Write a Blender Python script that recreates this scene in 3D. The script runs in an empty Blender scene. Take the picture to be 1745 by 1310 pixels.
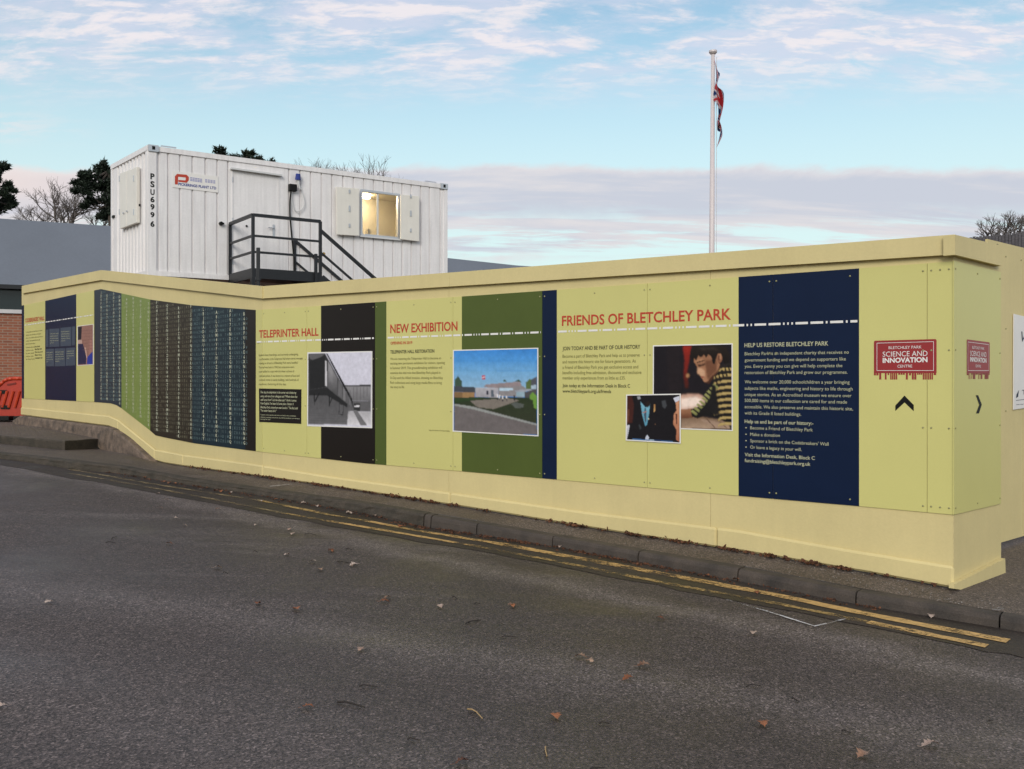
import bpy, bmesh, math, random
from mathutils import Vector, Matrix, noise
rnd = random.Random(11)
R = math.radians
sc = bpy.context.scene
# ------------------------------------------------------------ camera
F, CU, HV, CAMZ = 1650.0, 872.5, 645.0, 1.7      # focal length and horizon measured in photo pixels
cam_d = bpy.data.cameras.new('camera'); cam = bpy.data.objects.new('camera', cam_d)
sc.collection.objects.link(cam); sc.camera = cam
cam_d.sensor_width = 36.0; cam_d.lens = 36.0*F/1745.0; cam_d.shift_y = -10.0/1745.0
cam_d.clip_end = 3000; cam_d.clip_start = 0.05
cam.location = (0, 0, CAMZ); cam.rotation_euler = (R(90), 0, 0)
# ------------------------------------------------------------ world, sun, exposure
SUN_EL, SUN_AZ = R(26), R(190)                      # azimuth clockwise from +Y: behind the camera, to the left
w = bpy.data.worlds.new('World'); sc.world = w; w.use_nodes = True
nt = w.node_tree; N = nt.nodes; L = nt.links; N.clear()
out = N.new('ShaderNodeOutputWorld'); bg = N.new('ShaderNodeBackground'); bg.inputs['Strength'].default_value = 0.10
L.new(bg.outputs[0], out.inputs[0])
sky = N.new('ShaderNodeTexSky'); sky.sky_type = 'NISHITA'; sky.sun_disc = False
sky.sun_elevation = SUN_EL; sky.sun_rotation = SUN_AZ; sky.air_density = 1.0; sky.dust_density = 1.2; sky.ozone_density = 1.6
def mixc(a, b, f, mode='MIX'):
    m = N.new('ShaderNodeMix'); m.data_type = 'RGBA'; m.blend_type = mode; m.clamp_factor = True
    for s, v in ((m.inputs[0], f), (m.inputs[6], a), (m.inputs[7], b)):
        if hasattr(v, 'is_output'): L.new(v, s)
        else: s.default_value = v
    return m.outputs[2]
def mth(op, a, b=None, c=None, clamp=False):
    m = N.new('ShaderNodeMath'); m.operation = op; m.use_clamp = clamp
    for i, v in enumerate((a, b, c)):
        if v is None: continue
        if hasattr(v, 'is_output'): L.new(v, m.inputs[i])
        else: m.inputs[i].default_value = v
    return m.outputs[0]
def smooth(x, lo, hi):
    m = N.new('ShaderNodeMapRange'); m.interpolation_type = 'SMOOTHSTEP'
    L.new(x, m.inputs[0]); m.inputs[1].default_value = lo; m.inputs[2].default_value = hi
    return m.outputs[0]
tc = N.new('ShaderNodeTexCoord'); sep = N.new('ShaderNodeSeparateXYZ'); L.new(tc.outputs['Generated'], sep.inputs[0])
X, Y, Z = sep.outputs
zz = mth('ADD', mth('MAXIMUM', Z, 0.0), 0.20)
px = mth('DIVIDE', X, zz); py = mth('DIVIDE', Y, zz)
cmb = N.new('ShaderNodeCombineXYZ'); L.new(px, cmb.inputs[0]); L.new(py, cmb.inputs[1])
def cloudnoise(scale, sx, sy, det=7, rough=.6, dist=.3, rot=0, off=(0, 0, 0)):
    mp = N.new('ShaderNodeMapping'); mp.inputs['Scale'].default_value = (sx, sy, 1)
    mp.inputs['Rotation'].default_value = (0, 0, rot); mp.inputs['Location'].default_value = off
    L.new(cmb.outputs[0], mp.inputs[0])
    n = N.new('ShaderNodeTexNoise'); n.inputs['Scale'].default_value = scale; n.inputs['Detail'].default_value = det
    n.inputs['Roughness'].default_value = rough; n.inputs['Distortion'].default_value = dist
    L.new(mp.outputs[0], n.inputs['Vector']); return n.outputs[0]
wob = cloudnoise(2.5, 1, .6, 6, .62, .3, 0, (3, 2, 0)); wfine = cloudnoise(9, 1, .8, 5, .6, .3, 0, (1, 7, 0))
TZ = mth('DIVIDE', Z, mth('MAXIMUM', Y, .25))                              # the bank of cloud lies straight across the north
TZ = mth('ADD', TZ, mth('MULTIPLY', mth('SUBTRACT', wob, .5), .030)); TZ = mth('ADD', TZ, mth('MULTIPLY', mth('SUBTRACT', wfine, .5), .016))
base = mixc(sky.outputs[0], (1.16, 1.22, 1.04, 1), 1.0, 'MULTIPLY')
base = mixc(base, (4.6, 5.7, 5.65, 1), mth('MULTIPLY', mth('SUBTRACT', 1.0, smooth(Z, .10, .40), clamp=True), .85))
hi_b = cloudnoise(1.25, .8, 1.5, 5, .6, .3, R(-14), (7.3, 1.2, 0))
hi_n = cloudnoise(4.2, .8, 1.7, 9, .66, .25, R(-12), (1.7, .4, 0))
rip = cloudnoise(13, .75, 1.9, 6, .62, .3, R(-16), (0, 5, 0))
top = smooth(TZ, .27, .345)
mass = mth('MULTIPLY', mth('MULTIPLY', smooth(hi_n, .32, .60), smooth(hi_b, .22, .46)), top)
c1 = mixc(base, (4.75, 4.75, 5.55, 1), mth('MULTIPLY', mass, .70))
rp = mth('MULTIPLY', mth('MULTIPLY', smooth(rip, .43, .60), smooth(hi_n, .38, .56)), mth('MULTIPLY', smooth(hi_b, .27, .46), top))
c1 = mixc(c1, (6.3, 5.75, 5.7, 1), mth('MULTIPLY', rp, .70))
left = mth('SUBTRACT', 1.0, smooth(X, -.52, -.36))
lw = mth('MULTIPLY', mth('MULTIPLY', smooth(rip, .40, .60), left), mth('MULTIPLY', smooth(TZ, .235, .26), mth('SUBTRACT', 1.0, smooth(TZ, .26, .285))))
c1 = mixc(c1, (5.9, 5.3, 5.3, 1), mth('MULTIPLY', lw, .7))
bank = mth('MULTIPLY', smooth(TZ, .118, .140), mth('SUBTRACT', 1.0, smooth(TZ, .212, .222)))
bn = cloudnoise(3.2, .35, 1.5, 7, .62, .3, R(3), (2, 9, 0))
gapn = cloudnoise(4.5, .35, 1.8, 7, .65, .3, R(2), (4, 3, 0))
bank_c = mixc((3.85, 4.0, 4.6, 1), (4.95, 4.7, 4.85, 1), smooth(mth('SUBTRACT', bn, mth('MULTIPLY', mth('SUBTRACT', TZ, .178), 3.0)), .44, .66))
bank_c = mixc(bank_c, (5.6, 4.75, 4.6, 1), mth('MULTIPLY', mth('SUBTRACT', 1.0, smooth(X, -.50, -.25)), smooth(TZ, .15, .20)))
bank_c = mixc(bank_c, (5.7, 5.2, 5.1, 1), mth('MULTIPLY', smooth(TZ, .205, .217), .55))
low = mth('SUBTRACT', 1.0, smooth(TZ, .145, .185))
bank = mth('MULTIPLY', bank, mth('SUBTRACT', 1.0, mth('MULTIPLY', smooth(gapn, .46, .58), low)))
c1 = mixc(c1, bank_c, mth('MULTIPLY', bank, .93))
L.new(c1, bg.inputs[0])
sun_d = bpy.data.lights.new('sun', 'SUN'); sun_d.energy = 1.1; sun_d.angle = R(25); sun_d.color = (1.0, .96, .89)
sun = bpy.data.objects.new('sun', sun_d); sc.collection.objects.link(sun)
sd = Vector((math.sin(SUN_AZ)*math.cos(SUN_EL), math.cos(SUN_AZ)*math.cos(SUN_EL), math.sin(SUN_EL)))
sun.rotation_euler = sd.to_track_quat('Z', 'Y').to_euler(); sun.location = (0, -5, 12)
sc.view_settings.view_transform = 'Standard'; sc.view_settings.look = 'None'
sc.view_settings.exposure = 0.62; sc.view_settings.gamma = 1.0
sc.cycles.max_bounces = 6; sc.cycles.caustics_reflective = False; sc.cycles.caustics_refractive = False
sc.cycles.use_denoising = True

# ------------------------------------------------------------ materials
def lin(c):
    return tuple(((x/255.0)/12.92 if x/255.0 <= .04045 else (((x/255.0)+.055)/1.055)**2.4) for x in c)
def mat(name, col, rough=.6, var=.12, vscale=3.0, fine=0.0, fscale=60.0, bump=0.0, bscale=80.0, metal=0.0, spec=.5, col2=None, streak=0.0):
    m = bpy.data.materials.new(name); m.use_nodes = True; t = m.node_tree; n = t.nodes; l = t.links
    b = n['Principled BSDF']; b.inputs['Roughness'].default_value = rough; b.inputs['Metallic'].default_value = metal
    b.inputs['Specular IOR Level'].default_value = spec
    g = n.new('ShaderNodeNewGeometry')
    no = n.new('ShaderNodeTexNoise'); no.inputs['Scale'].default_value = vscale; no.inputs['Detail'].default_value = 6
    no.inputs['Roughness'].default_value = .6; l.new(g.outputs['Position'], no.inputs['Vector'])
    cr = n.new('ShaderNodeValToRGB'); l.new(no.outputs[0], cr.inputs[0])
    c2 = col2 or tuple(c*(1-2.2*var) for c in col)
    cr.color_ramp.elements[0].position = .3; cr.color_ramp.elements[0].color = (*c2, 1)
    cr.color_ramp.elements[1].position = .68; cr.color_ramp.elements[1].color = (*col, 1)
    res = cr.outputs[0]
    if fine > 0:
        n2 = n.new('ShaderNodeTexNoise'); n2.inputs['Scale'].default_value = fscale; n2.inputs['Detail'].default_value = 3
        l.new(g.outputs['Position'], n2.inputs['Vector'])
        mr = n.new('ShaderNodeMapRange'); l.new(n2.outputs[0], mr.inputs[0]); mr.inputs[1].default_value = .3; mr.inputs[2].default_value = .7
        mr.inputs[3].default_value = 1-fine; mr.inputs[4].default_value = 1+fine
        mx = n.new('ShaderNodeVectorMath'); mx.operation = 'SCALE'; l.new(res, mx.inputs[0]); l.new(mr.outputs[0], mx.inputs['Scale'])
        res = mx.outputs[0]
    if streak > 0:
        mp = n.new('ShaderNodeMapping'); mp.inputs['Scale'].default_value = (14, 14, .9); l.new(g.outputs['Position'], mp.inputs[0])
        n3 = n.new('ShaderNodeTexNoise'); n3.inputs['Scale'].default_value = 1; n3.inputs['Detail'].default_value = 5; l.new(mp.outputs[0], n3.inputs['Vector'])
        mr = n.new('ShaderNodeMapRange'); l.new(n3.outputs[0], mr.inputs[0]); mr.inputs[1].default_value = .35; mr.inputs[2].default_value = .6
        mr.inputs[3].default_value = 1-streak; mr.inputs[4].default_value = 1
        mx = n.new('ShaderNodeVectorMath'); mx.operation = 'SCALE'; l.new(res, mx.inputs[0]); l.new(mr.outputs[0], mx.inputs['Scale'])
        res = mx.outputs[0]
    l.new(res, b.inputs['Base Color'])
    if bump > 0:
        nb = n.new('ShaderNodeTexNoise'); nb.inputs['Scale'].default_value = bscale; nb.inputs['Detail'].default_value = 4
        l.new(g.outputs['Position'], nb.inputs['Vector'])
        bp = n.new('ShaderNodeBump'); bp.inputs['Strength'].default_value = bump; bp.inputs['Distance'].default_value = .01
        l.new(nb.outputs[0], bp.inputs['Height']); l.new(bp.outputs[0], b.inputs['Normal'])
    return m
M = {}
M['ply'] = mat('cream_paint', (.675, .562, .272), .62, .05, 1.1, .02, 45, .10, 60, streak=.02)
M['yellow'] = mat('printed_yellow', (.615, .572, .205), .42, .025, .8, .012, 90, .10, 2.2)
M['navy'] = mat('printed_navy', (.005, .013, .042), .38, .05, spec=.16)
M['slate'] = mat('printed_slate', (.026, .036, .050), .4, .05, spec=.2)
M['dkbrown'] = mat('printed_dark_brown', (.013, .009, .007), .38, .05, spec=.16)
M['brown'] = mat('printed_brown', (.028, .021, .013), .4, .08, spec=.2)
M['teal'] = mat('printed_teal', (.009, .022, .033), .4, .08, spec=.2)
M['green'] = mat('printed_green', (.080, .108, .022), .4, .04, spec=.25)
M['lime'] = mat('printed_lime', (.19, .25, .052), .45, .04)
M['red'] = mat('printed_red', (.50, .048, .018), .45, .03)
M['logo'] = mat('logo_red', (.30, .020, .022), .4, .03)
M['olive_ink'] = mat('olive_ink', (.155, .14, .035), .5, .03)
M['dark_ink'] = mat('dark_ink', (.05, .05, .018), .5, .03)
M['black'] = mat('black_print', (.006, .006, .005), .45, .03, spec=.2)
M['white'] = mat('white_print', (.80, .77, .74), .45, .02)
M['pale_ink'] = mat('pale_ink', (.50, .50, .33), .5, .02)
M['code_bright'] = mat('code_bright', (.56, .57, .43), .5, .1, 30)
M['code_dim'] = mat('code_dim', (.215, .195, .125), .5, .25, 12)
M['code_dim_teal'] = mat('code_dim_teal', (.135, .215, .225), .5, .25, 12)
M['code_lime'] = mat('code_lime', (.33, .40, .14), .5, .15, 12)
M['brick_ink'] = mat('panel_blue', (.045, .065, .10), .5, .08)
M['metal'] = mat('zinc_screw', (.34, .32, .15), .4, .1, metal=.2)
M['cab'] = mat('cabin_paint', (.83, .80, .80), .45, .03, 2.0, .03, 30, .05, 40, streak=.09)
M['cabend'] = M['cab']
M['cream_gl'] = mat('shutter_paint', (.78, .745, .68), .45, .03, 3, streak=.03)
M['steel_w'] = mat('frame_aluminium', (.55, .57, .60), .35, .05, metal=.5)
M['bsteel'] = mat('black_steel', (.010, .011, .014), .45, .1, 8)
M['concrete'] = mat('old_concrete', (.215, .155, .115), .85, .22, 7, .3, 70, .6, 60, col2=(.055, .044, .036))
M['kerbst'] = mat('kerb_concrete', (.078, .060, .048), .8, .15, 5, .22, 110, .4, 90, col2=(.034, .028, .024))
M['oldkerb'] = mat('mossy_old_concrete', (.070, .054, .040), .85, .2, 7, .35, 80, .6, 60, col2=(.030, .026, .018))
M['brick'] = None
M['roofgrey'] = mat('grey_roof', (.150, .168, .200), .6, .05, .8, .03, 14, .1, 20)
M['white_trim'] = mat('white_trim', (.62, .60, .60), .6, .05)
M['darkglass'] = mat('dark_window', (.012, .020, .022), .15, .05)
M['orange'] = mat('orange_plastic', (.55, .055, .016), .38, .12, 4)
M['bark'] = mat('bark', (.075, .060, .050), .9, .2, 6)
M['twig'] = mat('twig', (.135, .115, .105), .9, .15, 6)
M['pole'] = mat('pole_white', (.62, .55, .55), .4, .0)
M['blue'] = mat('blue_plastic', (.012, .035, .26), .4, .05)
M['wplastic'] = mat('white_plastic', (.62, .62, .62), .4, .03)
M['tiles'] = mat('dark_tiles', (.085, .072, .068), .8, .25, 5, .3, 12, .4, 14)
M['inner'] = mat('cabin_interior', (.56, .52, .42), .7, .05)
M['ypl'] = mat('yellow_plastic', (.5, .30, .03), .5, .05)

def brickmat():
    m = bpy.data.materials.new('red_brick'); m.use_nodes = True; t = m.node_tree; n = t.nodes; l = t.links
    b = n['Principled BSDF']; b.inputs['Roughness'].default_value = .85
    g = n.new('ShaderNodeNewGeometry'); s = n.new('ShaderNodeSeparateXYZ'); l.new(g.outputs['Position'], s.inputs[0])
    c = n.new('ShaderNodeCombineXYZ'); l.new(s.outputs[0], c.inputs[0]); l.new(s.outputs[2], c.inputs[1])
    br = n.new('ShaderNodeTexBrick'); l.new(c.outputs[0], br.inputs['Vector']); br.inputs['Scale'].default_value = 1
    br.inputs['Brick Width'].default_value = .23; br.inputs['Row Height'].default_value = .078; br.inputs['Mortar Size'].default_value = .009
    br.inputs['Color1'].default_value = (.34, .115, .06, 1); br.inputs['Color2'].default_value = (.22, .075, .045, 1); br.inputs['Mortar'].default_value = (.30, .23, .17, 1)
    l.new(br.outputs[0], b.inputs['Base Color']); return m
M['brick'] = brickmat()

TRACKS = [(-1.35, 8.9, 2.0, 6.1, .33, .8), (1.2, 4.9, 4.5, 3.6, .5, .5), (-6, 6.5, 1.5, 2.9, .8, .35)]
def asphalt(name, dark, light, pale, patch_scale, rough_lo, rough_hi, speck=.5, streaks=True):
    m = bpy.data.materials.new(name); m.use_nodes = True; t = m.node_tree; n = t.nodes; l = t.links
    b = n['Principled BSDF']; g = n.new('ShaderNodeNewGeometry')
    def noi(scale, det=6, rough=.6, sc3=(1, 1, 1), rot=0, dist=0):
        mp = n.new('ShaderNodeMapping'); mp.inputs['Scale'].default_value = sc3; mp.inputs['Rotation'].default_value = (0, 0, rot)
        l.new(g.outputs['Position'], mp.inputs[0])
        x = n.new('ShaderNodeTexNoise'); x.inputs['Scale'].default_value = scale; x.inputs['Detail'].default_value = det
        x.inputs['Roughness'].default_value = rough; x.inputs['Distortion'].default_value = dist
        l.new(mp.outputs[0], x.inputs['Vector']); return x.outputs[0]
    def ramp(x, stops):
        c = n.new('ShaderNodeValToRGB'); l.new(x, c.inputs[0]); e = c.color_ramp.elements
        e[0].position, e[0].color = stops[0][0], stops[0][1]; e[1].position, e[1].color = stops[-1][0], stops[-1][1]
        for p, co in stops[1:-1]: k = e.new(p); k.color = co
        return c.outputs[0]
    def mix(a, bb, f, mode='MIX'):
        x = n.new('ShaderNodeMix'); x.data_type = 'RGBA'; x.blend_type = mode
        for s_, v in ((x.inputs[0], f), (x.inputs[6], a), (x.inputs[7], bb)):
            if hasattr(v, 'is_output'): l.new(v, s_)
            else: s_.default_value = v
        return x.outputs[2]
    def val(v): return (v, v, v, 1)
    big = noi(patch_scale, 7, .62, (1, 1.3, 1), R(38), .4)
    col = ramp(big, [(.34, (*dark, 1)), (.62, (*light, 1))])
    # dried, paler bands lying along the road
    band = noi(.55, 8, .68, (.32, 1.7, 1), R(39), .5)
    if streaks: col = mix(col, (*pale, 1), ramp(band, [(.55, val(0)), (.70, val(.65))]))
    if streaks:
        sx = n.new('ShaderNodeSeparateXYZ'); l.new(g.outputs['Position'], sx.inputs[0])
        def mt_(op, a, bb):
            x = n.new('ShaderNodeMath'); x.operation = op
            for i_, v_ in enumerate((a, bb)):
                if hasattr(v_, 'is_output'): l.new(v_, x.inputs[i_])
                else: x.inputs[i_].default_value = v_
            return x.outputs[0]
        for (ax, ay, bx, by, hw, amt) in TRACKS:
            dx, dy = bx-ax, by-ay; ln = math.hypot(dx, dy); nx, ny = -dy/ln, dx/ln
            dd = mt_('ADD', mt_('ADD', mt_('MULTIPLY', sx.outputs[0], nx), mt_('MULTIPLY', sx.outputs[1], ny)), -(ax*nx+ay*ny))
            dd = mt_('ADD', mt_('ABSOLUTE', mt_('ADD', dd, mt_('MULTIPLY', mt_('SUBTRACT', noi(.8, 3), .5), .9)), 0), mt_('MULTIPLY', mt_('SUBTRACT', noi(7, 5, .8), .5), .5))
            mr_ = n.new('ShaderNodeMapRange'); l.new(dd, mr_.inputs[0]); mr_.inputs[1].default_value = hw; mr_.inputs[2].default_value = 0; mr_.inputs[3].default_value = 0; mr_.inputs[4].default_value = amt
            col = mix(col, (*pale, 1), mr_.outputs[0])
    # stones showing in the surface
    v = n.new('ShaderNodeTexVoronoi'); v.inputs['Scale'].default_value = 105; l.new(g.outputs['Position'], v.inputs['Vector'])
    sp = ramp(v.outputs['Color'], [(.2, val(1-speck)), (.75, val(1.0)), (.93, val(1+speck*1.6))])
    x = n.new('ShaderNodeMix'); x.data_type = 'RGBA'; x.blend_type = 'MULTIPLY'; x.inputs[0].default_value = 1
    l.new(col, x.inputs[6]); l.new(sp, x.inputs[7]); col = x.outputs[2]
    med = noi(14, 5, .7)
    col = mix(col, ramp(med, [(.3, val(.82)), (.7, val(1.14))]), 1.0, 'MULTIPLY')
    l.new(col, b.inputs['Base Color'])
    rr = n.new('ShaderNodeMapRange'); l.new(big, rr.inputs[0]); rr.inputs[1].default_value = .35; rr.inputs[2].default_value = .62
    rr.inputs[3].default_value = rough_lo; rr.inputs[4].default_value = rough_hi; l.new(rr.outputs[0], b.inputs['Roughness'])
    bp = n.new('ShaderNodeBump'); bp.inputs['Strength'].default_value = .4; bp.inputs['Distance'].default_value = .006
    l.new(v.outputs['Distance'], bp.inputs['Height']); l.new(bp.outputs[0], b.inputs['Normal'])
    return m
M['road'] = asphalt('tarmac', (.054, .040, .036), (.094, .072, .065), (.19, .155, .145), .38, .36, .75, .75)
M['gutter'] = asphalt('gutter_tarmac', (.024, .016, .011), (.045, .031, .023), (.06, .05, .05), 1.6, .5, .8, streaks=False)
M['pave'] = asphalt('pavement_tarmac', (.100, .074, .057), (.155, .120, .097), (.14, .12, .11), 1.1, .6, .85, .6, streaks=False)

def paintmat(name, col, scale, lo, hi, under=(.04, .034, .032)):
    m = bpy.data.materials.new(name); m.use_nodes = True; t = m.node_tree; n = t.nodes; l = t.links
    b = n['Principled BSDF']; b.inputs['Roughness'].default_value = .6; g = n.new('ShaderNodeNewGeometry')
    def nz(s, d=6):
        x = n.new('ShaderNodeTexNoise'); x.inputs['Scale'].default_value = s; x.inputs['Detail'].default_value = d; x.inputs['Roughness'].default_value = .75
        l.new(g.outputs['Position'], x.inputs['Vector']); return x.outputs[0]
    a = n.new('ShaderNodeMath'); a.operation = 'ADD'; l.new(nz(scale), a.inputs[0]); l.new(nz(2.1, 3), a.inputs[1])
    mr = n.new('ShaderNodeMapRange'); l.new(a.outputs[0], mr.inputs[0]); mr.inputs[1].default_value = lo*2; mr.inputs[2].default_value = hi*2
    tr = n.new('ShaderNodeBsdfTransparent'); mx = n.new('ShaderNodeMixShader'); o = n['Material Output']
    cr = n.new('ShaderNodeValToRGB'); l.new(nz(16), cr.inputs[0]); cr.color_ramp.elements[0].position = .35; cr.color_ramp.elements[1].position = .6
    cr.color_ramp.elements[0].color = (*(c*.55 for c in col), 1); cr.color_ramp.elements[1].color = (*col, 1)
    l.new(cr.outputs[0], b.inputs['Base Color'])
    l.new(mr.outputs[0], mx.inputs[0]); l.new(tr.outputs[0], mx.inputs[1]); l.new(b.outputs[0], mx.inputs[2]); l.new(mx.outputs[0], o.inputs[0])
    return m
M['yline'] = paintmat('worn_yellow_paint', (.66, .41, .15), 34, .43, .515)
M['yline_worn'] = paintmat('very_worn_yellow_paint', (.52, .34, .12), 34, .465, .57)
M['yline_faint'] = paintmat('faded_line_paint', (.34, .25, .13), 22, .44, .60)
M['chalk'] = paintmat('white_spray', (.75, .73, .74), 40, .42, .56)
M['splash'] = paintmat('pale_splash', (.30, .29, .29), 14, .46, .60)

def attrmat(name, rough=.45, attr='Col', spec=.15):
    m = bpy.data.materials.new(name); m.use_nodes = True; t = m.node_tree; n = t.nodes; l = t.links
    b = n['Principled BSDF']; b.inputs['Roughness'].default_value = rough; b.inputs['Specular IOR Level'].default_value = spec
    a = n.new('ShaderNodeAttribute'); a.attribute_name = attr
    g = n.new('ShaderNodeNewGeometry'); no = n.new('ShaderNodeTexNoise'); no.inputs['Scale'].default_value = 26; no.inputs['Detail'].default_value = 5
    l.new(g.outputs['Position'], no.inputs['Vector']); mr = n.new('ShaderNodeMapRange'); l.new(no.outputs[0], mr.inputs[0])
    mr.inputs[1].default_value = .3; mr.inputs[2].default_value = .7; mr.inputs[3].default_value = .93; mr.inputs[4].default_value = 1.05
    mx = n.new('ShaderNodeVectorMath'); mx.operation = 'SCALE'; l.new(a.outputs['Color'], mx.inputs[0]); l.new(mr.outputs[0], mx.inputs['Scale'])
    l.new(mx.outputs[0], b.inputs['Base Color']); return m
M['print'] = attrmat('printed_picture'); M['cloth'] = attrmat('flag_cloth', .8)

def randmat(name, cols, rough=.7):
    m = bpy.data.materials.new(name); m.use_nodes = True; t = m.node_tree; n = t.nodes; l = t.links
    b = n['Principled BSDF']; b.inputs['Roughness'].default_value = rough
    oi = n.new('ShaderNodeObjectInfo'); g = n.new('ShaderNodeNewGeometry'); no = n.new('ShaderNodeTexNoise'); no.inputs['Scale'].default_value = 9
    l.new(g.outputs['Position'], no.inputs['Vector']); a = n.new('ShaderNodeMath'); a.operation = 'MULTIPLY_ADD'
    l.new(oi.outputs['Random'], a.inputs[0]); a.inputs[1].default_value = .8; mr = n.new('ShaderNodeMath'); mr.operation = 'MULTIPLY_ADD'
    l.new(no.outputs[0], mr.inputs[0]); mr.inputs[1].default_value = .9; mr.inputs[2].default_value = -.35; l.new(mr.outputs[0], a.inputs[2])
    cr = n.new('ShaderNodeValToRGB'); cr.color_ramp.interpolation = 'LINEAR'; e = cr.color_ramp.elements
    e[0].position = 0; e[0].color = (*cols[0], 1); e[1].position = 1; e[1].color = (*cols[-1], 1)
    for i, c in enumerate(cols[1:-1]): k = e.new((i+1)/(len(cols)-1)); k.color = (*c, 1)
    l.new(a.outputs[0], cr.inputs[0]); l.new(cr.outputs[0], b.inputs['Base Color']); return m
M['leaf'] = randmat('dead_leaf', [(.045, .018, .010), (.20, .065, .022), (.30, .11, .045), (.11, .045, .02), (.38, .25, .17)])
M['leafpale'] = randmat('pale_leaf', [(.30, .20, .14), (.42, .33, .28), (.24, .13, .08)])
M['stick'] = mat('fallen_twig', (.022, .015, .012), .8, .1, 9)
M['palestick'] = mat('pale_stick', (.42, .28, .13), .8, .1, 9)
def needlemat():
    m = mat('pine_needles', (.020, .036, .018), .7, .1, 2.2, .5, 22, col2=(.007, .014, .009)); return m
M['needle'] = needlemat()
def emis(name, col, s):
    m = bpy.data.materials.new(name); m.use_nodes = True; b = m.node_tree.nodes['Principled BSDF']
    b.inputs['Base Color'].default_value = (*col, 1); b.inputs['Emission Color'].default_value = (*col, 1); b.inputs['Emission Strength'].default_value = s; return m
M['tube'] = emis('lit_tube', (1, .82, .55), 40.0)
def glassmat():
    m = bpy.data.materials.new('window_glass'); m.use_nodes = True; t = m.node_tree; n = t.nodes; l = t.links; n.remove(n['Principled BSDF'])
    tr = n.new('ShaderNodeBsdfTransparent'); gl = n.new('ShaderNodeBsdfGlossy'); gl.inputs['Roughness'].default_value = .03
    fr = n.new('ShaderNodeFresnel'); fr.inputs[0].default_value = 1.5; mx = n.new('ShaderNodeMixShader')
    l.new(fr.outputs[0], mx.inputs[0]); l.new(tr.outputs[0], mx.inputs[1]); l.new(gl.outputs[0], mx.inputs[2]); l.new(mx.outputs[0], n['Material Output'].inputs[0]); return m
M['glass'] = glassmat()

# ------------------------------------------------------------ mesh building
class MB:
    def __init__(s): s.v = []; s.f = []; s.m = []; s.c = []
    def face(s, pts, mi=0, col=None):
        b = len(s.v); s.v += [tuple(p) for p in pts]; s.f.append(list(range(b, b+len(pts)))); s.m.append(mi); s.c.append(col)
    def add(s, vs, fs, mi=0, col=None):
        b = len(s.v); s.v += [tuple(p) for p in vs]
        for f in fs: s.f.append([b+i for i in f]); s.m.append(mi); s.c.append(col)
    def prism(s, pts, back, mi=0, col=None, side=None):
        n = len(pts); bk = [Vector(p)+back for p in pts]
        s.add(list(pts)+bk, [list(range(n)), list(range(2*n-1, n-1, -1))]+[[i, i+n, (i+1) % n+n, (i+1) % n] for i in range(n)], mi, col)
    def box(s, o, a, b, c, mi=0, col=None):        # corner and three edge vectors
        o, a, b, c = map(Vector, (o, a, b, c)); s.prism([o, o+a, o+a+b, o+b], c, mi, col)
    def cbox(s, ctr, size, rz=0, mi=0, col=None):
        m = Matrix.Rotation(rz, 3, 'Z'); x, y, z = (m @ Vector((size[0], 0, 0)), m @ Vector((0, size[1], 0)), Vector((0, 0, size[2])))
        s.box(Vector(ctr)-(x+y+z)/2, x, y, z, mi, col)
    def bar(s, p, q, w, mi=0, h=None):               # square bar between two points
        p, q = Vector(p), Vector(q); d = (q-p).normalized(); up = Vector((0, 0, 1)) if abs(d.z) < .95 else Vector((0.57, -.82, 0)).normalized()
        a = d.cross(up).normalized(); b = a.cross(d).normalized(); h = h or w
        s.box(p-a*w/2-b*h/2, a*w, b*h, q-p, mi)
    def tube(s, pts, r0, r1=None, n=8, mi=0, cap=True):
        pts = [Vector(p) for p in pts]; r1 = r0 if r1 is None else r1; b = len(s.v); k = len(pts); prev = None
        for i, p in enumerate(pts):
            d = (pts[min(i+1, k-1)]-pts[max(i-1, 0)]).normalized()
            if prev is None: a = d.cross(Vector((0, 0, 1)) if abs(d.z) < .9 else Vector((1, 0, 0))).normalized()
            else: a = (prev-d*prev.dot(d)).normalized()
            prev = a; c = d.cross(a); r = r0+(r1-r0)*i/max(1, k-1)
            for j in range(n): t = 2*math.pi*j/n; s.v.append(tuple(p+a*math.cos(t)*r+c*math.sin(t)*r))
        for i in range(k-1):
            for j in range(n):
                s.f.append([b+i*n+j, b+i*n+(j+1) % n, b+(i+1)*n+(j+1) % n, b+(i+1)*n+j]); s.m.append(mi); s.c.append(None)
        if cap:
            s.f.append([b+j for j in range(n)][::-1]); s.m.append(mi); s.c.append(None)
            s.f.append([b+(k-1)*n+j for j in range(n)]); s.m.append(mi); s.c.append(None)
    def build(s, name, mats, parent=None, origin=None, smooth=False, bevel=0):
        me = bpy.data.meshes.new(name); o0 = Vector(origin) if origin is not None else (Vector(parent_world(parent)) if parent else Vector((0, 0, 0)))
        me.from_pydata([tuple(Vector(p)-o0) for p in s.v], [], s.f)
        mats = mats if isinstance(mats, (list, tuple)) else [mats]
        for m in mats: me.materials.append(M[m] if isinstance(m, str) else m)
        me.polygons.foreach_set('material_index', s.m)
        if any(c is not None for c in s.c):
            at = me.color_attributes.new('Col', 'FLOAT_COLOR', 'CORNER'); d = []
            for i, f in enumerate(s.f):
                c = s.c[i] or (.5, .5, .5)
                for _ in f: d += [c[0], c[1], c[2], 1.0]
            at.data.foreach_set('color', d)
        if smooth: me.polygons.foreach_set('use_smooth', [True]*len(s.f))
        me.update()
        o = bpy.data.objects.new(name, me); sc.collection.objects.link(o)
        if parent: o.parent = parent; o.location = o0-Vector(parent_world(parent))
        else: o.location = o0
        if bevel:
            md = o.modifiers.new('bevel', 'BEVEL'); md.width = bevel; md.segments = 2; md.limit_method = 'ANGLE'; md.angle_limit = R(40)
        return o
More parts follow.
